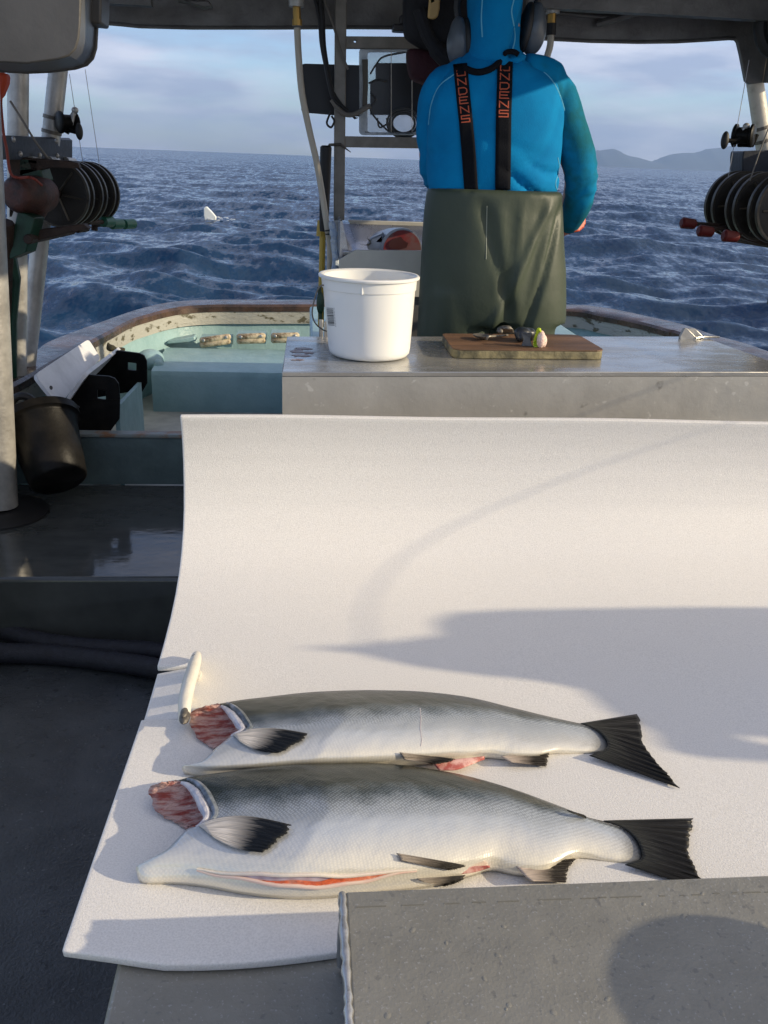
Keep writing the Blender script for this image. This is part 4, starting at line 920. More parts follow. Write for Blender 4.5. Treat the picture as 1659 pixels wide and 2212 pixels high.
# hands: palm and five fingers each, closed round the work
def hand(wp, dr, side, pn):
    u = V((0, 0, 1)); s_ = dr.cross(u).normalized() * side
    allp.append(wp + dr * .07); rad.append(.032); pi_ = len(allp) - 1; ed.append((pn, pi_))
    for k, (sp, ln) in enumerate(((-.03, .062), (-.011, .074), (.008, .07), (.027, .056))):
        a = wp + dr * .095 + s_ * sp; c = a + dr * ln * .5 + u * -.012; e_ = a + dr * ln * .75 + u * -.04
        for q, r_ in ((a, .0095), (c, .009), (e_, .0075)):
            allp.append(q); rad.append(r_); ed.append((pi_ if r_ == .0095 else len(allp) - 2, len(allp) - 1))
    a = wp + dr * .045 - s_ * .035; c = a + dr * .04 - s_ * .012 + u * -.015
    allp.append(a); rad.append(.012); ed.append((pi_, len(allp) - 1)); allp.append(c); rad.append(.009); ed.append((len(allp) - 2, len(allp) - 1))
hand(wr_r, V((-.35, .9, -.25)).normalized(), 1, 8); hand(wr_l, V((.2, .95, -.25)).normalized(), -1, 11)
me.from_pydata([tuple(p - o_) for p in allp], ed, []); bo = bpy.data.objects.new('body', me); COL.objects.link(bo)
q = bo.modifiers.new('skin', 'SKIN'); q.use_smooth_shade = True
for i, v_ in enumerate(me.skin_vertices[0].data): v_.radius = (rad[i], rad[i]); v_.use_root = i == 0
q = bo.modifiers.new('sub', 'SUBSURF'); q.levels = 1; q.render_levels = 1
dg = bpy.context.evaluated_depsgraph_get(); dg.update(); e_ = bpy.data.meshes.new_from_object(bo.evaluated_get(dg)); bpy.data.objects.remove(bo)
e_.name = 'body'; bo = bpy.data.objects.new('body', e_); COL.objects.link(bo); bo.parent = t; e_.materials.append(SKIN); ORG[bo.name] = o_
fc = head + V((0, .085, .02))
b = MB(); b.ell(fc + V((0, .012, -.005)), (.013, .02, .02)); obj('nose', b, SKIN, t)
b = MB()
for s_ in (-1, 1): b.ell(fc + V((s_ * .032, -.006, .025)), (.012, .009, .008), seg=12, rings=8)
parts('eye', b, mat('eye_white', (.6, .6, .58), .3), t)
b = MB(); b.ell(fc + V((0, -.006, -.05)), (.024, .009, .007)); obj('mouth', b, mat('lips', (.35, .12, .1), .5), t)

def wrinkle(mb, nor, fn):
    for i, p in enumerate(mb.v): mb.v[i] = p + nor[i] * fn(p)
def fnoise(seed, n=10, lo=5, hi=26, st=(1, 1, 1)):
    rg = np.random.RandomState(seed); K = []
    for k in range(n):
        d = rg.randn(3) * np.array(st); d /= np.linalg.norm(d); l = lo * (hi / lo) ** rg.rand(); K.append((V(d * l), rg.rand() * 6.28, 1 / l))
    return lambda p: sum(a * sin(k.dot(p) + ph) for k, ph, a in K)
# fleece: torso and sleeves in one
b = MB()
rings = [pring(935, 1205, 440, PY, .10), pring(925, 1208, 405, PY, .112), pring(922, 1213, 370, PY, .118), pring(918, 1216, 320, PY, .122), pring(916, 1220, 270, PY, .124), pring(918, 1224, 220, PY, .122), pring(935, 1212, 180, PY, .112), pring(965, 1180, 152, PY, .095), pring(995, 1140, 130, PY, .075), pring(1012, 1122, 112, PY, .062)]
b.loft(rings)
hd, nor = fuse('h', b, .0105, 5)
f1 = fnoise(3, 8, 8, 30); fr1_ = fnoise(21, 7, 9, 22); fr2_ = fnoise(22, 7, 16, 40)
def crease(p, a): return a * ((1 - min(1, abs(fr1_(p)) * 14)) * -1.0 + (1 - min(1, abs(fr2_(p)) * 26)) * -.5)
def wr(p):
    d = .0026 * f1(p) * 5 + crease(p, .0085)
    # horizontal rolls of fleece above the bib on the right of the back, and the fold under the arm
    s_ = max(0, min(1, (p.x - .50) / .12)) * max(0, min(1, (.02 - p.z) / .06)) * (1 if p.y < PY else .2)
    d -= s_ * .024 * (1 - abs(sin((p.z + .30 * p.x + .02 * sin(p.x * 21)) * 46))) ** 2.2
    return d
wrinkle(hd, nor, wr); hood_bvh = BVHTree.FromPolygons([tuple(p) for p in hd.v], hd.f)
obj('fleece_top', hd, HOODIE, t, angle=180)
for right, pts_, rads_ in ((True, [px3(1120, 160, PY), px3(1185, 178, PY), px3(1222, 260, PY + .005), px3(1250, 340, PY + .015), px3(1256, 395, PY + .03), px3(1245, 445, PY + .10), px3(1226, 487, PY + .18)], [.05] + list(np.linspace(.062, .060, 9)) + list(np.linspace(.06, .056, 10)) + list(np.linspace(.056, .036, 11))),
        (False, [px3(1020, 165, PY), px3(955, 192, PY), px3(940, 260, PY + .03), px3(938, 330, PY + .05), px3(945, 380, PY + .12), px3(965, 420, PY + .25), px3(975, 440, PY + .32)], [.05] + list(np.linspace(.058, .052, 15)) + list(np.linspace(.052, .036, 15)))):
    b = MB(); b.tube(sm(pts_, 5), rads_, 20); g, n_ = fuse('h', b, .009, 3); el = pts_[4]
    def wsl(p): return .0022 * f1(p) * 5 + crease(p, .008) - .009 * max(0, 1 - (p - el).length / .11) * abs(sin((p.z * 1.0 - .5 * p.x) * 75))
    wrinkle(g, n_, wsl); obj('sleeve', g, HOODIE2 if right else HOODIE, t, angle=180)
# hood
b = MB(); HY = PY - .005
rings = [pring(998, 1138, 150, HY + .01, .085), pring(1002, 1130, 132, HY, .088), pring(1010, 1122, 112, HY, .086), pring(1013, 1120, 85, HY, .092), pring(1012, 1124, 50, HY + .005, .10), pring(1010, 1130, 10, HY + .01, .108), pring(1012, 1132, -30, HY + .015, .112), pring(1022, 1124, -65, HY + .02, .10), pring(1045, 1102, -92, HY + .02, .06)]
b.loft(rings); hh, nor = fuse('h', b, .009, 4); f2 = fnoise(8, 8, 14, 40)
def wr2(p):
    u = (p.x - .60); s_ = 1 if p.y < PY else .2
    return 2.4 * s_ * (.0022 * f2(p) * 6 - .007 * math.exp(-((p.z - .245 - .35 * u) / .014) ** 2) + .006 * math.exp(-((p.z - .275 - .5 * u) / .016) ** 2) - .007 * math.exp(-((p.x - .565 - .25 * (p.z - .30)) / .010) ** 2))
wrinkle(hh, nor, wr2); hoodb = BVHTree.FromPolygons([tuple(p) for p in hh.v], hh.f)
obj('hood', hh, HOODIE, t, angle=180)
# seams in pale thread
b = MB()
for path, bv_ in (([(1150, 140), (1185, 165), (1207, 200), (1222, 250), (1229, 300), (1227, 330)], hood_bvh), ([(985, 158), (950, 185), (932, 225), (926, 270)], hood_bvh), ([(1110, 0), (1105, 25), (1110, 55), (1112, 85), (1105, 115)], hoodb), ([(1042, 0), (1040, 40), (1042, 80)], hoodb), ([(1205, 340), (1208, 365), (1200, 395), (1203, 410)], hood_bvh)):
    P = [hit(bv_, x_, y_, .0005) for x_, y_ in cr_spline(path, 5)]; P = [p for p in P if p is not None]
    if len(P) > 3: b.tube(P, .0019, 6)
parts('seam_thread', b, SEAMB, t)
# bib trousers
b = MB()
rings = [pring(924, 1210, 408, PY, .128, 2.5), pring(922, 1212, 420, PY, .130, 2.5), pring(918, 1214, 460, PY, .134, 2.5), pring(914, 1217, 520, PY, .140, 2.5), pring(911, 1221, 580, PY, .145, 2.5), pring(907, 1221, 640, PY, .145, 2.5), pring(905, 1220, 690, PY, .140, 2.5)]
b.loft(rings)
for s_ in (-1, 1): 
    cx = hip.x + s_ * .105; b.loft([ring(cx, PY, z, r_, ry) for z, r_, ry in ((-.36, .105, .13), (-.5, .108, .13), (-.7, .10, .115), (-.9, .09, .10), (-1.08, .092, .10))])
bb, nor = fuse('b', b, .011, 4)
f3 = fnoise(11, 9, 5, 16, (1, 1, .25)); f4 = fnoise(12, 6, 12, 30)
def wr3(p):
    top = max(0, min(1, (-.085 - p.z) / .05)); d = -.020 * math.exp(-((p.x - .585) / .022) ** 2) * max(0, min(1, (-.27 - p.z) / .12)) * (1 if p.y < PY else .3) + (.0030 * f3(p) * 4 + .0006 * f4(p) * 8) * top
    for (x_, z0, sl_, w_, a_) in ((.50, -.12, .35, .016, -.010), (.70, -.10, -.42, .014, .012), (.745, -.10, -.25, .010, -.012), (.56, -.25, .10, .02, .006), (.66, -.28, -.1, .022, -.009), (.61, -.18, -.02, .012, .005)):
        d += a_ * math.exp(-((p.x - x_ - sl_ * (z0 - p.z)) / w_) ** 2) * top * max(0, min(1, (p.z + .62) / .2)) * (1 if p.y < PY else .3)
    return d
wrinkle(bb, nor, wr3); bib_bvh = BVHTree.FromPolygons([tuple(p) for p in bb.v], bb.f)
obj('bib_trousers', bb, BIB, t, angle=180)
b = MB(); P = [hit(bib_bvh, x_, y_, .0004) for x_, y_ in cr_spline([(1052, 445), (1051, 500), (1050, 560)], 4)]; b.tube([p for p in P if p], .0011, 6); obj('trouser_seam', b, mat('pale_seam', (.3, .33, .27), .6), t)
for s_ in (-1, 1):
    b = MB(); cx = hip.x + s_ * .115; b.ell(V((cx, PY + .03, -1.085)), (.055, .13, .055)); b.tube([V((cx, PY, -1.08)), V((cx, PY, -.95))], [.075, .08], 16); g, _ = fuse('g', b, .012, 3)
    obj('boot', g, mat('brown_boot', (.09, .05, .03), .5) if s_ < 0 else MATS['brown_boot'], t)
# braces with woven lettering
GL = {'G': [[(1, 1), (0, 1), (0, 0), (1, 0), (1, .5), (.55, .5)]], 'R': [[(0, 0), (0, 1), (1, 1), (1, .5), (0, .5)], [(.45, .5), (1, 0)]], 'U': [[(0, 1), (0, 0), (1, 0), (1, 1)]], 'N': [[(0, 0), (0, 1), (1, 0), (1, 1)]], 'D': [[(0, 0), (0, 1), (.75, 1), (1, .75), (1, .25), (.75, 0), (0, 0)]],
      'E': [[(1, 1), (0, 1), (0, 0), (1, 0)], [(0, .5), (.85, .5)], [(.05, 1.3), (.25, 1.48)]], 'S': [[(1, 1), (0, 1), (0, .52), (1, .52), (1, 0), (0, 0)]]}
def strap(cl, wd, word, t0, t1_, off=.007):
    C = cr_spline(cl, 10); C = resample(C, 46); b = MB(); rows = []
    bvs = (hood_bvh,)
    def at(tt, s_, o):
        j = tt * 45; a = int(min(44, max(0, j))); c = C[a] * (1 - (j - a)) + C[a + 1] * (j - a); d = C[a + 1] - C[a]; d /= np.linalg.norm(d); nrm = np.array([-d[1], d[0]]) * -1
        q = c + nrm * s_ * wd / 2
        if not hasattr(at, 'last'): at.last = PY - .1
        h_ = hit(hood_bvh, q[0], q[1], o)
        if h_ is None: h_ = Y(q[0], q[1], at.last)
        else: at.last = h_.y
        return h_
    G = []
    for i in range(46):
        G.append([at(i / 45, s_, .0045) for s_ in (-1, -.5, 0, .5, 1)])
    b.grid(G); so_ = obj('brace_strap', b, STRAP, t, solid=.003)
    b = MB(); n = len(word); st = (t1_ - t0) / n
    for k, ch in enumerate(word):
        for line in GL[ch]:
            for (x0, y0), (x1, y1) in zip(line, line[1:]):
                m_ = 5; L_ = []
                dx, dy = (x1 - x0), (y1 - y0); ln = math.hypot(dx * wd * .6, dy * 20) or 1; nx, ny = -dy * 20 / ln, dx * wd * .6 / ln
                for q in range(m_ + 1):
                    u = q / m_; ex = -.06 + 1.12 * u; cx = x0 + dx * ex; cy = y0 + dy * ex; pr = []
                    for sg in (-1, 1):
                        hw = 1.15; sx = (cx - .5) * 1.16 + sg * nx * hw / (wd / 2); ty = t0 + st * (k + .16 + .68 * (1 - cy)) + sg * -ny * hw / (45 * 5.7)
                        pr.append(at(ty, sx, .0068))
                    L_.append(pr)
                b.grid(L_)
    obj('woven_letters', b, ORANGE, so_, smooth=False)
strap([(994, 138), (1000, 200), (1007, 270), (1013, 340), (1018, 412)], 30, 'UNDENS', .03, .47)
strap([(1092, 118), (1090, 180), (1088, 250), (1087, 330), (1086, 410)], 33, 'UNDENS', .06, .47)
b = MB(); P = [hit(hood_bvh, x_, y_, .006) or Y(x_, y_, PY - .1) for x_, y_ in cr_spline([(1005, 148), (1030, 156), (1058, 150), (1082, 132)], 4)]
b.tube(P, .0085, 8); b.tube([hit(hood_bvh, x_, y_, .006) or Y(x_, y_, PY - .09) for x_, y_ in cr_spline([(1082, 125), (1095, 113), (1110, 112), (1120, 118)], 4)], .007, 8); parts('cross_strap', b, STRAP, t)
# ear muffs
for s_, (cx, cy, rz) in ((-1, (993, 92, .066)), (1, (1152, 62, .068))):
    c = Y(cx, cy, PY + .02); b = MB(); tilt = Matrix.Rotation(R(8 * s_), 3, 'Y')
    b.ell(c, (.030, .042, rz), tilt, 24, 16); b.ell(c + V((s_ * .010, 0, -.012)), (.026, .036, rz * .78), tilt, 24, 14); g, _ = fuse('g', b, .005, 3); o_m = obj('ear_muff', g, MUFF, t, angle=180)
    b = MB(); b.ell(c + V((-s_ * .022, 0, .0)), (.020, .045, rz * .98), tilt, 24, 14); obj('cushion', b, BLACKR, o_m) if False else obj('muff_cushion', b, BLACKR, t)
cL, cR = Y(993, 60, PY + .02), Y(1152, 30, PY + .02)
b = MB(); b.tube(sm([cL, cL + V((-.005, 0, .08)), (cL + cR) / 2 + V((0, 0, .175)), cR + V((.005, 0, .07)), cR], 6), .009, 8); obj('headband', b, BLACKR, t)
# glove seen beside the trousers
for wp, dr, sd in ((wr_r, V((-.35, .9, -.25)).normalized(), 1), (wr_l, V((.2, .95, -.25)).normalized(), -1)):
    b = MB(); b.tube([wp - dr * .05 + V((0, 0, .004)), wp, wp + dr * .05, wp + dr * .095], [.044, .040, .042, .036], 16); s2 = dr.cross(V((0, 0, 1))).normalized() * sd
    for sp, ln in ((-.03, .066), (-.011, .078), (.008, .074), (.027, .060)):
        a = wp + dr * .085 + s2 * sp; b.tube([a, a + dr * ln * .5 + V((0, 0, -.012)), a + dr * ln * .8 + V((0, 0, -.045))], [.0125, .0118, .009], 10)
    a = wp + dr * .03 - s2 * .03; b.tube([a, a + dr * .035 - s2 * .02 + V((0, 0, -.01)), a + dr * .075 - s2 * .018 + V((0, 0, -.03))], [.015, .0135, .010], 10); g, _ = fuse('g', b, .0055, 2)
    obj('glove', g, GLOVE, t, angle=180)

# ---------------------------------------------------------------- overhead gantry and roof
t = thing('boat_roof', (.3, 3.4, .3), 'dull grey metal roof arch with a drooping lower edge over the stern', 'roof')
AY = 3.4
arch = [(-300, 30), (100, 42), (215, 48), (262, 53), (300, 57), (415, 60), (600, 60), (735, 59), (880, 60), (1000, 70), (1180, 84), (1280, 89), (1380, 91), (1460, 90), (1530, 86), (1575, 83), (1588, 84), (1594, 92), (1600, 118), (1611, 175), (1620, 182), (1659, 177), (1720, 176), (1720, -60), (-300, -60)]
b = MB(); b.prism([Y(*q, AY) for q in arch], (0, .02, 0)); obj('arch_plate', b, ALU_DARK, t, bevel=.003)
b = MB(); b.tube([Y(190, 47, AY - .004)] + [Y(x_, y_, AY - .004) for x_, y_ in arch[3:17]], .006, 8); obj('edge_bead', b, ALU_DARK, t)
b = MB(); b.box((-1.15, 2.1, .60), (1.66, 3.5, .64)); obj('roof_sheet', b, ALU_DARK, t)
b = MB(); b.box((1.663, 2.1, .575), (1.685, 3.5, .64)); obj('shade_lip', b, ALU_DARK, t)  # unseen lip, added to lower the roof's shadow line
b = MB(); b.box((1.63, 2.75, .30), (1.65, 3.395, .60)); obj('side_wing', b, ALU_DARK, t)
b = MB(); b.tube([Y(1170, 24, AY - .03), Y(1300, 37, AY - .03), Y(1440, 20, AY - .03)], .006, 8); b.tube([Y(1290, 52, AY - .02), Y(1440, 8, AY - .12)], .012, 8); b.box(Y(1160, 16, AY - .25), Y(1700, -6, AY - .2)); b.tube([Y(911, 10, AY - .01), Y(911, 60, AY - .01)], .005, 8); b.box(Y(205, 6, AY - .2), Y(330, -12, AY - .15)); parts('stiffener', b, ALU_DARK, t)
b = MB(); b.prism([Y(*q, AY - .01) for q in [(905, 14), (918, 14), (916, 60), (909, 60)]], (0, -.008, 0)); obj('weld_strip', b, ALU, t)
b = MB(); b.prism([Y(*q, 3.3) for q in [(380, 0), (450, 0), (458, 12), (440, 16), (400, 4)]], (0, .06, 0)); obj('bracket', b, ALU_DARK, t, bevel=.004)
b = MB(); b.tube(sm([Y(1652, 20, 3.2), Y(1642, 60, 3.2), Y(1652, 100, 3.2), Y(1680, 120, 3.2)], 6), .022, 10); obj('roof_cable', b, BLACKR, label='thick black cable loop at the top right corner under the roof', cat='cable')

# grey tote upside-down under the roof, top left
t = thing('grey_tote', Y(90, 150, 2.55), 'grey plastic tub hanging upside down under the roof at the top left', 'tub')
b = MB(); out_ = [(-120, -30), (-120, 168), (0, 157), (60, 160), (110, 158), (165, 151), (190, 143), (204, 128), (211, 105), (214, 50), (216, -30)]
P0 = [Y(*q, 2.62) for q in out_]; P1 = [Y(q[0] - 14 * (q[0] > 100), q[1] - 8 * (q[1] > 60), 2.22) for q in out_]
b.prism(P0, (0, -.012, 0)); obj('rim', b, GREYT, t, bevel=.004)
G = [[p * (1 - s_) + q * s_ for p, q in zip([Y(q[0] - 9 * (q[0] > 150), q[1] - 5 * (q[1] > 60), 2.606) for q in out_], [Y(q[0] - 40 * (q[0] > 100), q[1] - 22 * (q[1] > 60), 2.22) for q in out_])] for s_ in (0, .3, .6, .85, 1)]
b = MB(); b.grid(G); b.f.append(tuple(4 * len(out_) + k for k in range(len(out_)))); obj('tub_wall', b, GREYT, t, angle=25, bevel=.004)
b = MB(); b.prism([Y(*q, 2.5) for q in [(172, -30), (172, 40), (180, 48), (218, 52), (220, -30)]], (0, .10, 0)); obj('handle_lug', b, GREYT, t, bevel=.006)

# ---------------------------------------------------------------- poles on the left
t = thing('foreground_pole', Z(0, 1125, PZ), 'scuffed grey metal pole on a black base flange at the left edge', 'pole')
a0, a1 = Y(-22, 160, 2.78), Z(2, 1118, PZ); a1.y = 2.80
b = MB(); rr = .058; top = Y(-60, -80, 2.80); bot = V((Y(3, 1115, 2.82).x, 2.82, PZ))
b.tube([top, bot + (top - bot) * .02], (Y(40, 900, 2.82).x - Y(2, 900, 2.82).x), 28); obj('shaft', b, POLE, t)
fr_ = Y(105, 1105, 2.82).x - Y(3, 1105, 2.82).x
b = MB(); b.lathe([(.001, .022), (fr_ * .5, .022), (fr_ * .93, .016), (fr_, .008), (fr_, 0), (.001, 0)], bot, 40); obj('base_flange', b, BLACKR, t)
def pole(name, pa, pb, r_, m, lab, bands=()):
    t = thing(name, min(pa, pb, key=lambda p: p.z), lab, 'pole'); b = MB(); b.tube([pa, pb], r_, 20); obj('shaft', b, m, t)
    for u in bands:
        p = pa * (1 - u) + pb * u; d = (pb - pa).normalized(); b = MB(); b.tube([p - d * .006, p + d * .006], r_ + .0025, 20); obj('worn_band', b, CHIP, t)
    return t
pole('roof_post', Y(40, -60, 3.35), V((Y(33, 780, 3.35).x, 3.35, RZ)), .034, POLE, 'upright grey roof post behind the left fishing winch')
pole('roof_strut', Y(148, -60, 3.5), V((Y(56, 775, 3.5).x, 3.5, RZ)), .032, POLE, 'slanting cream roof strut behind the left fishing winch, with two dark bands', (.335, .37))
pole('roof_strut', Y(1614, 60, 3.46), Y(1708, 720, 3.46), .030, POLE_PAINT, 'cream painted roof strut at the right edge with two clamp bands', (.30, .34))

# ---------------------------------------------------------------- fishing winches (gurdies)
def gurdy(loc, lab, cen, R_, axis, sp, side):
    """three line spools on one axle under a housing, with crank levers"""
    ax = V(axis).normalized(); t = thing('line_winch', loc, lab, 'winch'); Mx = V((0, 0, 1)).rotation_difference(ax).to_matrix()
    for k in range(3):
        c = cen + ax * sp * (k - 1); hb = MB()
        hb.lathe([(R_ * .14, -.24 * sp), (R_ * .9, -.23 * sp), (R_, -.21 * sp), (R_, -.13 * sp), (R_ * .86, -.10 * sp), (R_ * .80, 0), (R_ * .86, .10 * sp), (R_, .13 * sp), (R_, .21 * sp), (R_ * .9, .23 * sp), (R_ * .14, .24 * sp)], c, 48, Mx); spo = obj('spool', hb, SPOOL, t)
        for s_ in (-.17, .17):
            b = MB(); b.lathe([(R_ * .95, -.05 * sp), (R_ * 1.02, -.05 * sp), (R_ * 1.025, 0), (R_ * 1.02, .05 * sp), (R_ * .95, .05 * sp)], c + ax * sp * s_, 48, Mx); obj('rim', b, SPOOLR, spo)
        b = MB()
        for q in range(6):
            a = q * pi / 3; b.tube([c - ax * sp * .25 + Mx @ V((cos(a) * R_ * .15, sin(a) * R_ * .15, 0)), c - ax * sp * .235 + Mx @ V((cos(a) * R_ * .85, sin(a) * R_ * .85, 0))], R_ * .035, 6)
        obj('spoke', b, SPOOLR, spo)
    b = MB(); b.tube([cen - ax * sp * 2.4, cen + ax * sp * 1.8], R_ * .13, 14); b.tube([cen + ax * sp * 1.6, cen + ax * sp * 2.05], R_ * .09, 8); obj('axle', b, RUSTY, t)
    return t, ax
cL_ = Y(163, 418, 3.5); AXL = (.16, .985, -.02); RL = .109
t, ax = gurdy(cL_ + V((0, 0, -.2)), 'dark rusty three spool fishing winch over the left rail with green levers', cL_, RL, AXL, .125, -1)
mc = Y(72, 420, 3.18)
b = MB(); b.tube([Y(26, 420, 3.1), Y(34, 420, 3.12), mc, Y(95, 420, 3.24), Y(100, 422, 3.26)], [.04, .058, .060, .058, .04], 20); b.tube([Y(90, 440, 3.2), Y(70, 490, 3.18)], [.03, .022], 12); g, _ = fuse('g', b, .009, 2); obj('motor', g, MOTOR, t)
b = MB(); b.prism([Y(*q, 3.12) for q in [(38, 455), (75, 470), (56, 545), (20, 560), (18, 540)]], (.02, .05, 0)); b.prism([Y(*q, 3.2) for q in [(40, 340), (80, 345), (95, 390), (60, 400), (40, 392)]], (.02, .05, 0)); parts('arm_bracket', b, GREENP, t, bevel=.004)
h0, h1 = Y(3, 292, 3.05), Y(156, 300, 3.62)
b = MB(); b.prism([h0, Y(150, 298, 3.62), Y(157, 303, 3.62), Y(157, 347, 3.62), Y(3, 345, 3.05)], (-.09, .06, 0)); obj('housing', b, NAVYB, t, bevel=.004)
b = MB()
for q, yy in (((23, 301), 3.10), ((116, 305), 3.42), ((38, 332), 3.15), ((80, 335), 3.3), ((118, 336), 3.43)): b.ell(Y(*q, yy) + V((.012, -.012, 0)), (.007, .007, .009), seg=10, rings=6)
parts('bolt', b, POLE, t)
b = MB()
for q, yy in (((85, 349), 3.3), ((124, 349), 3.45), ((160, 350), 3.6)):
    b.tube([Y(*q, yy), Y(q[0] - 18, q[1] - 2, yy - .06)], .014, 10)
parts('guide_roller', b, POLE, t)
b = MB(); b.prism([Y(*q, 3.2) for q in [(20, 338), (150, 347), (168, 352), (172, 364), (110, 362), (50, 378), (20, 470)]], (.0, .03, 0)); b.tube([Y(60, 517, 3.1), Y(110, 507, 3.35), Y(156, 497, 3.55)], .016, 10); b.prism([Y(*q, 3.16) for q in [(24, 500), (70, 498), (180, 484), (192, 494), (150, 503), (60, 525), (22, 548)]], (0, .05, 0)); b.tube([Y(12, 480, 3.1), Y(8, 780, 3.3)], .028, 10); obj('frame', b, RUSTY, t, bevel=.003)
b = MB(); b.tube([Y(14, 545, 3.16), Y(22, 600, 3.2), Y(18, 690, 3.25), V((Y(14, 775, 3.3).x, 3.3, RZ))], [.03, .035, .03, .028], 10); obj('support_leg', b, GREENP, t)
for (a_, c_, yy) in (((192, 481), (232, 479), 3.6), ((205, 486), (252, 484), 3.72), ((232, 487), (278, 484), 3.82)):
    b = MB(); p, q = Y(*a_, yy - .12), Y(*c_, yy); b.tube([p, q], .008, 8); lv = obj('lever', b, RUSTY, t)
    d = (q - p).normalized(); b = MB(); b.tube([q - d * .035, q - d * .03, q + d * .03, q + d * .036], [.012, .0195, .0195, .012], 12); obj('grip', b, GREENG, lv)
b = MB(); b.tube([Y(166, 494, 3.55), Y(186, 492, 3.62)], .016, 8); b.tube([Y(205, 480, 3.6), Y(204, 498, 3.6)], .012, 8); obj('stop_bolt', b, RUSTY, t)

cR_ = Y(1640, 446, 3.0); AXR = (-.10, .99, 0); RR_ = .106
t, ax = gurdy(cR_ + V((0, 0, -.2)), 'dark three spool fishing winch over the right rail with red levers', cR_, RR_, AXR, .135, 1)
b = MB(); b.prism([Y(*q, 3.15) for q in [(1606, 327), (1720, 322), (1720, 378), (1604, 376), (1604, 340)]], (0, .10, 0)); obj('housing', b, NAVYB, t, bevel=.004)
b = MB(); b.box((1.70, 2.72, -.45), (1.73, 3.2, .12)); obj('shade_plate', b, NAVYB, t)  # unseen plate, added to keep the sun off the spools
b = MB(); b.prism([Y(*q, 3.2) for q in [(1598, 372), (1720, 372), (1720, 392), (1590, 388)]], (0, .05, 0)); b.tube([Y(1590, 510, 3.2), Y(1720, 530, 2.9)], .022, 10); b.prism([Y(*q, 3.0) for q in [(1600, 500), (1720, 500), (1720, 535), (1640, 528), (1592, 512)]], (0, .06, 0)); b.tube([Y(1780, 500, 3.1), V((Y(1830, 620, 3.1).x, 3.1, RZ))], .03, 10); b.tube([Y(1700, 380, 3.12), Y(1695, 520, 3.08)], .03, 10); obj('frame', b, RUSTY, t, bevel=.003)
for (a_, c_, yy) in (((1560, 487), (1489, 483), 3.0), ((1566, 491), (1526, 500), 2.9), ((1600, 505), (1580, 511), 2.8)):
    b = MB(); p, q = Y(*a_, yy + .1), Y(*c_, yy); b.tube([p, q], .007, 8); lv = obj('lever', b, RUSTY, t)
    d = V((1, .1, -.08)).normalized(); b = MB(); b.tube([q - d * .030, q - d * .025, q + d * .018, q + d * .024], [.012, .0185, .0165, .010], 12); obj('grip', b, REDG, lv)
b = MB(); b.tube([Y(1528, 440, 3.2), Y(1535, 437, 3.2)], .009, 8); obj('spool_knob', b, BLACKR, t)

def reel(loc, lab, pts, mir):
    yy, c, k0, k1, ft = pts; t = thing('fishing_reel', loc, lab, 'reel', 'fishing reels on the roof struts'); C = Y(*c, yy); s_ = mir
    Mx = V((0, 0, 1)).rotation_difference(V((s_ * .8, .6, 0))).to_matrix()
    b = MB(); b.lathe([(.001, -.034), (.030, -.034), (.036, -.030), (.036, -.022), (.026, -.018), (.026, .018), (.036, .022), (.036, .030), (.030, .034), (.001, .034)], C, 28, Mx); obj('spool_frame', b, BLACKP, t)
    b = MB(); b.tube(sm([Y(*k, yy - .03) for k in k0], 5), .007, 8); cr_ = obj('crank', b, BLACKP, t)
    e = Y(*k0[-1], yy - .03); b = MB(); b.ell(e, (.013, .013, .028)); obj('knob', b, BLACKR, cr_)
    b = MB(); b.tube([Y(*q, yy - .01) for q in k1], .007, 8); b.ell(Y(*k1[-1], yy - .01), (.012, .01, .011)); obj('guide_post', b, POLE, t)
    b = MB(); b.tube([Y(*q, yy + .01) for q in ft], .010, 8); obj('foot', b, BLACKP, t)
reel(Y(146, 285, 3.45), 'black fishing reel clamped to the left slanting strut', (3.45, (146, 265), [(150, 282), (160, 284), (171, 284)], [(156, 270), (158, 250), (162, 238)], [(134, 256), (130, 275), (150, 285)]), 1)
reel(Y(1606, 310, 3.1), 'black fishing reel with a green body clamped to the right strut', (3.1, (1606, 293), [(1598, 298), (1585, 304), (1566, 303)], [(1603, 290), (1606, 278), (1612, 273)], [(1595, 311), (1625, 312), (1634, 290)]), -1)

grp = 'thin fishing lines hanging from the roof'
def line(path, r_, m, lab, name='fishing_line', cat='line', g=grp): 
    b = MB(); b.tube(path, r_, 6); obj(name, b, m, label=lab, cat=cat, group=g)
line([Y(150, 160, 3.55), Y(182, 372, 3.55)], .0011, LINE, 'thin fishing line falling to the middle spool of the left winch')
line([Y(184, 150, 3.62), Y(218, 378, 3.62)], .0011, LINE, 'thin fishing line falling to the outermost spool of the left winch')
line([Y(1618, 130, 3.1), Y(1571, 395, 3.1)], .0011, LINE, 'thin pale fishing line falling past the right fishing reel')
line(sm([Y(22, 218, 3.2), Y(50, 262, 3.2), Y(78, 308, 3.2), Y(116, 358, 3.25)], 4), .0038, CORD_G, 'thick grey cord running down to the left winch spools', 'cord', 'cord', None)
line([Y(1660, 277, 2.95), Y(1640, 330, 2.95), Y(1620, 390, 2.95)], .0022, CORD_G, 'pale cord running down over the right winch housing', 'cord', 'cord', None)
line(sm([Y(-4, 160, 3.0), Y(4, 190, 3.0), Y(2, 225, 3.0), Y(8, 290, 3.0), Y(14, 320, 3.0), Y(22, 372, 3.0), Y(38, 384, 3.0), Y(60, 383, 3.05), Y(75, 387, 3.05), Y(90, 400, 3.1)], 5), .0045, CORD_R, 'red cord looping down beside the left winch motor', 'cord', 'cord', None)
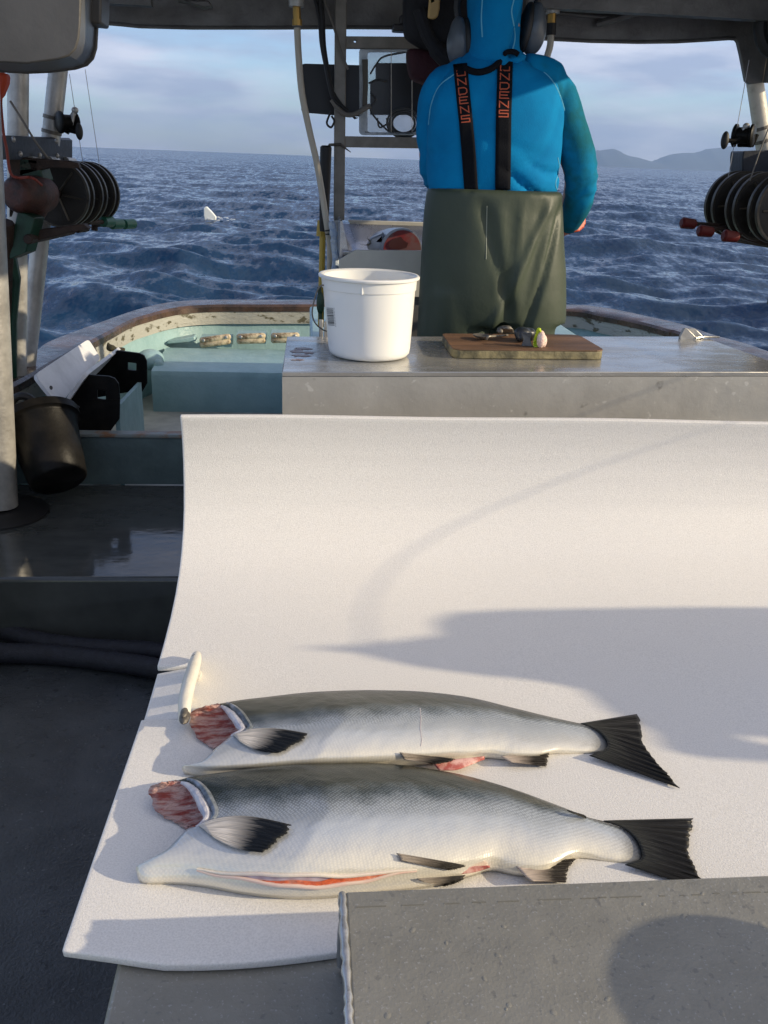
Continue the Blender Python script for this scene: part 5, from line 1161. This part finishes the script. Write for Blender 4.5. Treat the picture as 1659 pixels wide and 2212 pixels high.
b = MB(); b.prism([Y(*q, 2.95) for q in [(-30, 150), (14, 158), (12, 180), (2, 205), (-30, 240)]], (0, .05, 0)); obj('red_cloth', b, mat('red_cloth', (.5, .06, .02), .7, bump=.4, bs=40), bevel=.01, label='bright red cloth corner hanging below the grey tub', cat='cloth')

# ---------------------------------------------------------------- centre post, panel, hoses, gutting trough behind the table
FY = 3.28
t = thing('gear_frame', Y(735, 476, FY), 'grey metal gear frame with one upright and two cross bars beside the person', 'frame')
b = MB(); b.prism([Y(*q, FY) for q in [(724, -80), (750, -80), (744, 476), (721, 476)]], (0, .035, 0)); obj('upright', b, FRAMEG, t, bevel=.003)
b = MB(); b.prism([Y(*q, FY + .004) for q in [(740, 78), (1000, 80), (1000, 106), (740, 104)]], (0, .03, 0), [[Y(767 + 3.2 * cos(a), 89 + 3.2 * sin(a), FY + .004) for a in np.linspace(0, 2 * pi, 9)[:-1]]]); obj('cross_bar', b, FRAMEG, t, bevel=.002)
b = MB(); b.prism([Y(*q, FY + .004) for q in [(740, 294), (1000, 298), (1000, 322), (740, 318)]], (0, .03, 0)); obj('cross_bar', b, FRAMEG, t, bevel=.002)
b = MB(); b.prism([Y(*q, FY - .006) for q in [(738, 476), (745, 540), (752, 545), (738, 560), (718, 560), (720, 476)]], (0, .03, 0)); obj('foot_plate', b, ALU, t)
b = MB(); b.tube([Y(705, 324, FY - .01), Y(712, 313, FY - .01), Y(735, 312, FY - .012), Y(758, 329, FY - .01)], [.004, .005, .005, .001], 8); obj('hook', b, CHIP, t)
t = thing('dark_screen', Y(717, 250, FY + .06), 'flat black screen panel mounted behind the gear frame upright', 'screen')
b = MB(); b.prism(roundquad([Y(*q, FY + .06) for q in [(652, 137), (786, 141), (783, 252), (655, 243)]], .06, 3), (0, .025, 0)); obj('case', b, PANEL, t, bevel=.003)
b = MB(); b.prism(roundquad([Y(*q, FY + .052) for q in [(650, 235), (760, 248), (762, 254), (766, 258), (776, 254), (656, 243), (652, 240)]], .05, 2), (0, .006, 0)); obj('lower_trim', b, PANEL, t)
t = thing('clear_box', Y(850, 295, FY + .05), 'clear plastic lidded box holding cables and a dark unit behind the cross bars', 'box')
def rr_(x0, y0, x1, y1, yy, r_=10, n=4):
    o = []
    for cx, cy, a0 in ((x1 - r_, y0 + r_, -90), (x1 - r_, y1 - r_, 0), (x0 + r_, y1 - r_, 90), (x0 + r_, y0 + r_, 180)):
        for k in range(n + 1):
            a = R(a0 + 90 * k / n); o.append(Y(cx + r_ * cos(a), cy + r_ * sin(a), yy))
    return o
b = MB(); b.prism(rr_(776, 102, 1000, 292, FY + .05), (0, .02, 0), [rr_(794, 112, 985, 286, FY + .05, 6)]); obj('box_rim', b, mat('grey_clear_plastic', (.62, .66, .69), .25, 0, (.36, .40, .43), 14, .4, .6, alpha=.7), t, bevel=.003)
b = MB(); b.prism(rr_(780, 106, 995, 290, FY + .12), (0, .006, 0)); obj('back_pane', b, mat('frosted_pane', (.72, .76, .80), .5, 0, (.6, .64, .68), 9, alpha=.34), t)
b = MB(); b.prism(rr_(812, 136, 985, 248, FY + .09, 3), (0, .025, 0)); b.prism(rr_(800, 175, 830, 248, FY + .085, 3), (0, .02, 0)); parts('dark_unit', b, mat('unit_black', (.022, .023, .026), .3), t, bevel=.002)
b = MB(); 
for k in range(3):
    c = Y(872, 266, FY + .08); rr = .058 - .009 * k; b.tube([c + V((rr * cos(a), .004 * k, rr * .80 * sin(a))) for a in np.linspace(0, 2 * pi, 29)[:-1]], .0045, 6, closed=True)
for P in ([(800, 160), (812, 140), (830, 122), (880, 112)], [(796, 180), (815, 172), (836, 175)], [(800, 200), (812, 215), (800, 235), (815, 260), (840, 285)], [(815, 255), (820, 275), (836, 268)], [(835, 255), (845, 285), (870, 290)]):
    b.tube(sm([Y(*q, FY + .08) for q in P], 5), .0035, 6)
obj('cable_coil', b, mat('grey_cable', (.07, .075, .08), .5), t)
b = MB()
for x_ in (845, 890): b.tube([Y(x_, 112, FY + .045), Y(x_, 285, FY + .045)], .0013, 6)
parts('pane_edge', b, POLE, t)
b = MB(); b.prism([Y(*q, FY + .03) for q in [(782, 128), (795, 128), (795, 190), (793, 232), (783, 232), (785, 180)]], (0, .012, 0)); parts('latch', b, mat('tan_latch', (.10, .09, .07), .6), t)

t = thing('wash_hose', Y(708, 490, 3.2), 'beige rubber hose with a brass end hanging left of the gear frame', 'hose')
b = MB(); b.tube(sm([Y(642, 60, 3.15), Y(645, 120, 3.15), Y(652, 200, 3.15), Y(668, 280, 3.16), Y(684, 350, 3.17), Y(696, 420, 3.18), Y(706, 485, 3.18), Y(712, 530, 3.2), Y(712, 600, 3.22)], 6), .0105, 12); obj('hose_body', b, HOSEW, t)
b = MB(); b.tube([Y(641, 10, 3.15), Y(641, 28, 3.15), Y(642, 52, 3.15)], [.012, .013, .012], 10); b.tube([Y(642, 42, 3.15), Y(642, 56, 3.15)], .016, 10); parts('brass_fitting', b, BRASS, t)
b = MB(); b.tube([Y(640, -30, 3.15), Y(640, 15, 3.15)], .024, 12); obj('pipe_stub', b, POLE, t)
b = MB(); b.tube([Y(709, 496, 3.178), Y(709.4, 499, 3.178)], .0118, 12); b.tube([Y(710, 504, 3.18), Y(710.3, 507, 3.18)], .0118, 12); parts('black_ring', b, BLACKR, t)
t = thing('wash_hose', Y(1185, 120, 3.2), 'beige rubber hose with a brass end hanging behind the right ear muff', 'hose')
b = MB(); b.tube(sm([Y(1190, 75, 3.2), Y(1188, 100, 3.2), Y(1180, 130, 3.2), Y(1172, 180, 3.2), Y(1172, 260, 3.2)], 5), .011, 10); obj('hose_body', b, HOSEW, t)
b = MB(); b.tube([Y(1192, 30, 3.2), Y(1191, 52, 3.2)], .014, 10); parts('brass_fitting', b, BRASS, t)
b = MB(); b.tube([Y(1191, 50, 3.2), Y(1190, 76, 3.2)], .016, 10); parts('black_ring', b, BLACKR, t)
b = MB(); b.tube([Y(1193, -40, 3.2), Y(1193, 30, 3.2)], .024, 12); b.tube([Y(1140, 0, 3.2), Y(1193, 4, 3.2)], .02, 10); obj('pipe_stub', b, POLE, t)
for P, r_, m_, lab in (([(676, -20), (690, 40), (695, 100), (712, 180), (722, 205), (738, 228), (752, 240)], .006, BLACKR, 'black cable draped from the roof to the dark screen'), ([(690, -20), (696, 40), (700, 110), (718, 205), (735, 228)], .009, BLACKR, 'thick black cable bundle beside the upright, behind the thin one'), ([(700, 0), (720, 55), (738, 115), (752, 150)], .004, CORD_G, 'thin grey cable slanting across the upright'), ([(716, 215), (735, 240), (760, 248), (800, 228)], .008, CORD_G, 'grey cable swooping across the dark screen'), ([(715, 240), (706, 265), (715, 275), (722, 262), (716, 250)], .0035, BLACKR, 'small black cable loop under the dark screen')):
    b = MB(); b.tube(sm([Y(q[0], q[1], FY - .02) for q in P], 6), r_, 8); obj('cable', b, m_, label=lab, cat='cable')
b = MB(); b.tube([Y(704, 314, 3.24), Y(704, 318, 3.24), Y(702, 400, 3.24), Y(700, 475, 3.24), Y(698, 500, 3.24)], [.014, .020, .019, .017, .012], 14); obj('handle_club', b, BLACKR, label='black rubber grip of a tool standing beside the upright', cat='tool handle')
b = MB(); b.tube([Y(694, 476, 3.3), Y(693, 510, 3.3)], [.014, .017], 10); b.tube([Y(697, 510, 3.3), Y(695, 600, 3.3), Y(693, 706, 3.3)], .0115, 10); obj('yellow_pole', b, YELLOW, label='yellow tool pole standing left of the white pail', cat='pole')
b = MB(); b.tube(sm([Y(716, 478, 3.1), Y(721, 505, 3.1), Y(722, 530, 3.1), Y(725, 560, 3.1), Y(722, 590, 3.1)], 5), [.009, .012, .013, .012, .013, .015, .012, .010, .014, .012] + [.012] * 11, 10); obj('rope', b, ROPE_B, label='frayed pale blue rope hanging beside the hose end', cat='rope')
b = MB(); b.box(Y(689, 730, 2.47), Y(698, 690, 2.475)); b.box(Y(700, 728, 2.46), Y(708, 694, 2.465)); b.box(Y(686, 734, 2.44), Y(710, 728, 2.47)); obj('table_latch', b, POLE, bevel=.003, label='small metal latch on the far table edge left of the pail', cat='latch')
b = MB(); b.ell(Y(692, 655, 2.75), (.012, .012, .035)); b.tube([Y(690, 620, 2.75), Y(692, 690, 2.75)], .006, 8); obj('hook_handle', b, GREENP, label='dark green tool handle just left of the white pail', cat='tool handle')

# gutting trough behind the table with half a fish in it
t = thing('gutting_trough', V((.35, 3.2, PZ)), 'stainless gutting trough with cream boards behind the white pail', 'trough')
TY0, TY1 = 3.02, 3.42
b = MB(); G = []
zl, zh = Y(820, 545, TY0).z, Y(820, 486, TY1).z; xl, xr = Y(740, 545, TY0).x, Y(1010, 545, TY0).x
for x_ in np.linspace(xl, xr, 6): G.append([V((x_, TY0, zl)), V((x_, TY0 + .08, zl - .06)), V((x_, TY0 + .2, zl - .055)), V((x_, TY1 - .06, zh - .08)), V((x_, TY1, zh))])
b.grid(G); obj('tray', b, STEEL, t, solid=.004, angle=80)
b = MB(); b.prism([Y(*q, TY1 + .004) for q in [(751, 476), (757, 475), (1000, 483), (1000, 492), (766, 487), (756, 484)]], (0, .014, 0)); obj('back_board', b, CREAMB, t, bevel=.003)
b = MB(); b.prism([Y(*q, TY0 - .01) for q in [(733, 560), (766, 540), (772, 539), (1000, 542), (1000, 640), (728, 640)]], (0, -.014, 0)); obj('front_board', b, CREAMB, t, bevel=.003)
b = MB(); b.box((xl, TY0, PZ), (xr, TY1, zl - .08)); obj('stand', b, ALU_DARK, t)
b = MB(); b.prism([Y(*q, TY0 + .03) for q in [(735, 478), (740, 478), (752, 540), (745, 560), (733, 560)]], (0, .35, 0)); obj('end_plate', b, STEEL, t)
t = thing('halved_fish', Y(865, 540, 3.16), 'half of a cut fish with a bloody open body in the gutting trough', 'fish')
b = MB(); c = Y(866, 541, 3.16); rx, rz = Y(911, 541, 3.16).x - c.x, Y(866, 492, 3.16).z - c.z
def dring(s_, y_, dx, dz): return [V((c.x + dx + s_ * rx * cos(a), y_, c.z - dz + s_ * rz * (sin(a) if sin(a) > 0 else .25 * sin(a)))) for a in np.linspace(0, 2 * pi, 41)[:-1]]
b.loft([dring(1., 3.15, 0, 0), dring(1.0, 3.17, 0, 0), dring(.92, 3.24, -.02, 0), dring(.7, 3.32, -.05, 0)]); obj('body', b, STEEL if False else mat('pale_fish_skin', (.42, .46, .52), .3, .2, (.3, .33, .38), 30), t)
b = MB(); b.prism(dring(.90, 3.147, .003, -.001), (0, -.003, 0)); obj('cut_flesh', b, mat('bloody_flesh', (.17, .085, .08), .45, 0, (.20, .02, .02), 22, .42, .60), t, smooth=False)
b = MB(); b.prism([Y(*q, 3.143) for q in [(838, 531), (842, 522), (852, 515), (866, 511), (872, 519), (882, 525), (878, 535), (860, 539), (845, 538)]], (0, -.002, 0)); obj('body_cavity', b, DARKRED, t, smooth=False)
b = MB(); b.prism([Y(*q, 3.17) for q in [(829, 500), (824, 505), (802, 514), (799, 522), (794, 528), (795, 540), (828, 541)]], (0, .05, 0)); obj('gill_flap', b, MATS['pale_fish_skin'], t, bevel=.006)
b = MB(); b.prism([Y(*q, 3.17) for q in [(773, 527), (790, 529), (800, 525), (795, 518), (793, 514), (800, 519), (803, 526), (796, 531)]], (0, .004, 0)); obj('fin', b, CHIP, t)

# jacket and tan handle hanging by the person's head
t = thing('hanging_jacket', Y(935, 185, 3.02), 'maroon and black jacket hanging left of the blue hood', 'jacket')
def puffy(name, out_, yy, dpt, m, parent, seed, vox=.012):
    b = MB(); P = [Y(*q, yy) for q in out_]; c = sum(P, V()) / len(P)
    b.prism(P, (0, dpt, 0)); b.prism([c + (p - c) * .85 + V((0, -dpt * .25, 0)) for p in P], (0, dpt * 1.5, 0)); g, nr_ = fuse('g', b, vox, 8); f_ = fnoise(seed, 8, 15, 45); wrinkle(g, nr_, lambda p: .003 * f_(p) * 8); return obj(name, g, m, parent, angle=180)
puffy('maroon_body', [(879, 100), (960, 110), (1010, 150), (985, 150), (950, 170), (925, 186), (900, 178), (884, 168), (880, 130)], 3.02, .07, MAROON, t, 1)
puffy('black_yoke', [(876, -40), (1030, -40), (1030, 90), (985, 145), (968, 135), (940, 100), (930, 108), (877, 78)], 2.98, .09, BLACKC, t, 2)
b = MB(); b.tube(sm([Y(905, 20, 2.94), Y(925, 80, 2.94), Y(955, 120, 2.94), Y(985, 143, 2.94)], 5), [.02] * 8 + [.026] * 8, 10); obj('strap', b, BLACKC, t)
b = MB(); b.prism([Y(*q, 2.9) for q in [(930, -30), (953, -30), (950, 18), (946, 36), (938, 42), (924, 39), (925, 22)]], (0, .012, 0)); obj('tan_handle', b, TAN, bevel=.005, label='tan wooden handle hanging in front of the black jacket', cat='handle')
b = MB(); b.box(Y(846, 56, 3.36), Y(884, 68, 3.3)); b.box(Y(862, 36, 3.37), Y(884, 54, 3.32)); obj('deck_lamp', b, mat('lamp_grey', (.05, .05, .055), .4), bevel=.005, label='small dark lamp fitting under the roof arch left of the jacket', cat='lamp')

# white float with its wash
fl_ = Z(455, 470, SEA_Z + .15)
t = thing('marker_float', fl_, 'white triangular float standing out of the sea on the left', 'float')
dd = fl_.y
b = MB(); b.prism([Y(*q, dd) for q in [(440, 449), (443, 446.5), (447, 447), (457, 457), (467, 469), (466, 476), (442, 476), (440, 465)]], (0, .22, 0)); obj('float_body', b, FLOATW, t, bevel=.06)
b = MB(); rg = random.Random(5)
for k in range(34):
    p = Y(436 + rg.random() ** 1.5 * 70, 470 + rg.uniform(-3, 3) - (rg.random() * 5 if rg.random() < .3 else 0), dd + rg.uniform(-.6, .6)); p.z = SEA_Z + .06 + rg.uniform(0, .12); s_ = rg.uniform(.012, .04); b.ell(p, (s_ * 2, s_ * 2, s_ * .4), seg=6, rings=4)
obj('wash_foam', b, mat('foam_white', (.6, .65, .68), .6), label='white wash of foam around the marker float', kind='stuff')

# ---------------------------------------------------------------- unseen casters added beyond the right edge to shade the foam and chest
def shade_prism(name, pix, zf, t_, thick, m, label, cat, hole=()):
    def back(q):
        g_ = Z(*q, zf); return g_ + SDIR * ((t_ - g_.x) / SDIR.x)
    P = [back(q) for q in pix]
    b = MB(); b.prism(P, (thick, 0, 0), [[back(q) for q in h_] for h_ in hole]); g, nr_ = fuse('g', b, .007, 1); return obj(name, g, m, label=label, cat=cat, angle=180)
shade_prism('shade_sheet', [(600, 1402), (700, 1398), (840, 1385), (930, 1372), (905, 1345), (940, 1328), (1060, 1322), (1250, 1320), (1450, 1318), (1740, 1318), (1760, 1655), (1700, 1650), (1506, 1638), (1416, 1620), (1385, 1575), (1330, 1550), (1280, 1525), (1262, 1505), (1250, 1488), (1130, 1470), (1000, 1458), (860, 1440), (760, 1412)], FZ, 2.45, .03, BLACKC, 'unseen dark sheet over the right side rail, shaped to cast the foam shadow', 'coat', [[(1500, 1588), (1580, 1590), (1735, 1600), (1735, 1616), (1600, 1607)]])  # invented sheet, outline traced back along the sun from the foam shadow
g_ = Z(1640, 2180, LZ); rx_ = g_.x - Z(1335, 2140, LZ).x; ry_ = Z(1560, 1978, LZ).y - g_.y; k_ = (.85 - g_.x) / SDIR.x; p = g_ + SDIR * k_
b = MB(); b.ell(p, (.08, ry_, rx_ * .345 / sqrt(1 + .345 ** 2) * .95), seg=32, rings=20); b.tube([p, V((p.x, p.y, HZ))], [.02, .03], 12); obj('blocker', b, BLACKR, label='unseen round dark stool on a post standing on the hatch beside the metal chest', cat='blocker')  # invented disc on a post, added to cast the round shadow on the chest

A, B = Y(1600, 905, 1.72), Y(800, 1180, 1.72); A = A + SDIR * ((2.5 - A.x) / SDIR.x); B = B + SDIR * ((2.5 - B.x) / SDIR.x); d = (A - B).normalized()
b = MB(); b.tube([B - d * .42, A + d * .9], .0019, 8); obj('stay_rope', b, CORD_G, label='thin sloping stay rope at the right side of the deck', cat='rope')

# ---------------------------------------------------------------- air over the sea
hz = MB(); hz.box((-39000, -60, SEA_Z - 3), (58000, 45000, 1480)); ho = obj('haze', hz, None or mat('hazevol', (1, 1, 1)), label='thin sea haze over the far water', kind='stuff', smooth=False)
hm = bpy.data.materials.new('haze_air'); hm.use_nodes = True; hn = hm.node_tree; hn.nodes.clear()
ou = hn.nodes.new('ShaderNodeOutputMaterial'); pv = hn.nodes.new('ShaderNodeVolumePrincipled'); pv.inputs['Color'].default_value = (.46, .66, 1.0, 1); pv.inputs['Density'].default_value = .000027; pv.inputs['Anisotropy'].default_value = .2
hn.links.new(pv.outputs[0], ou.inputs['Volume']); ho.data.materials.clear(); ho.data.materials.append(hm)
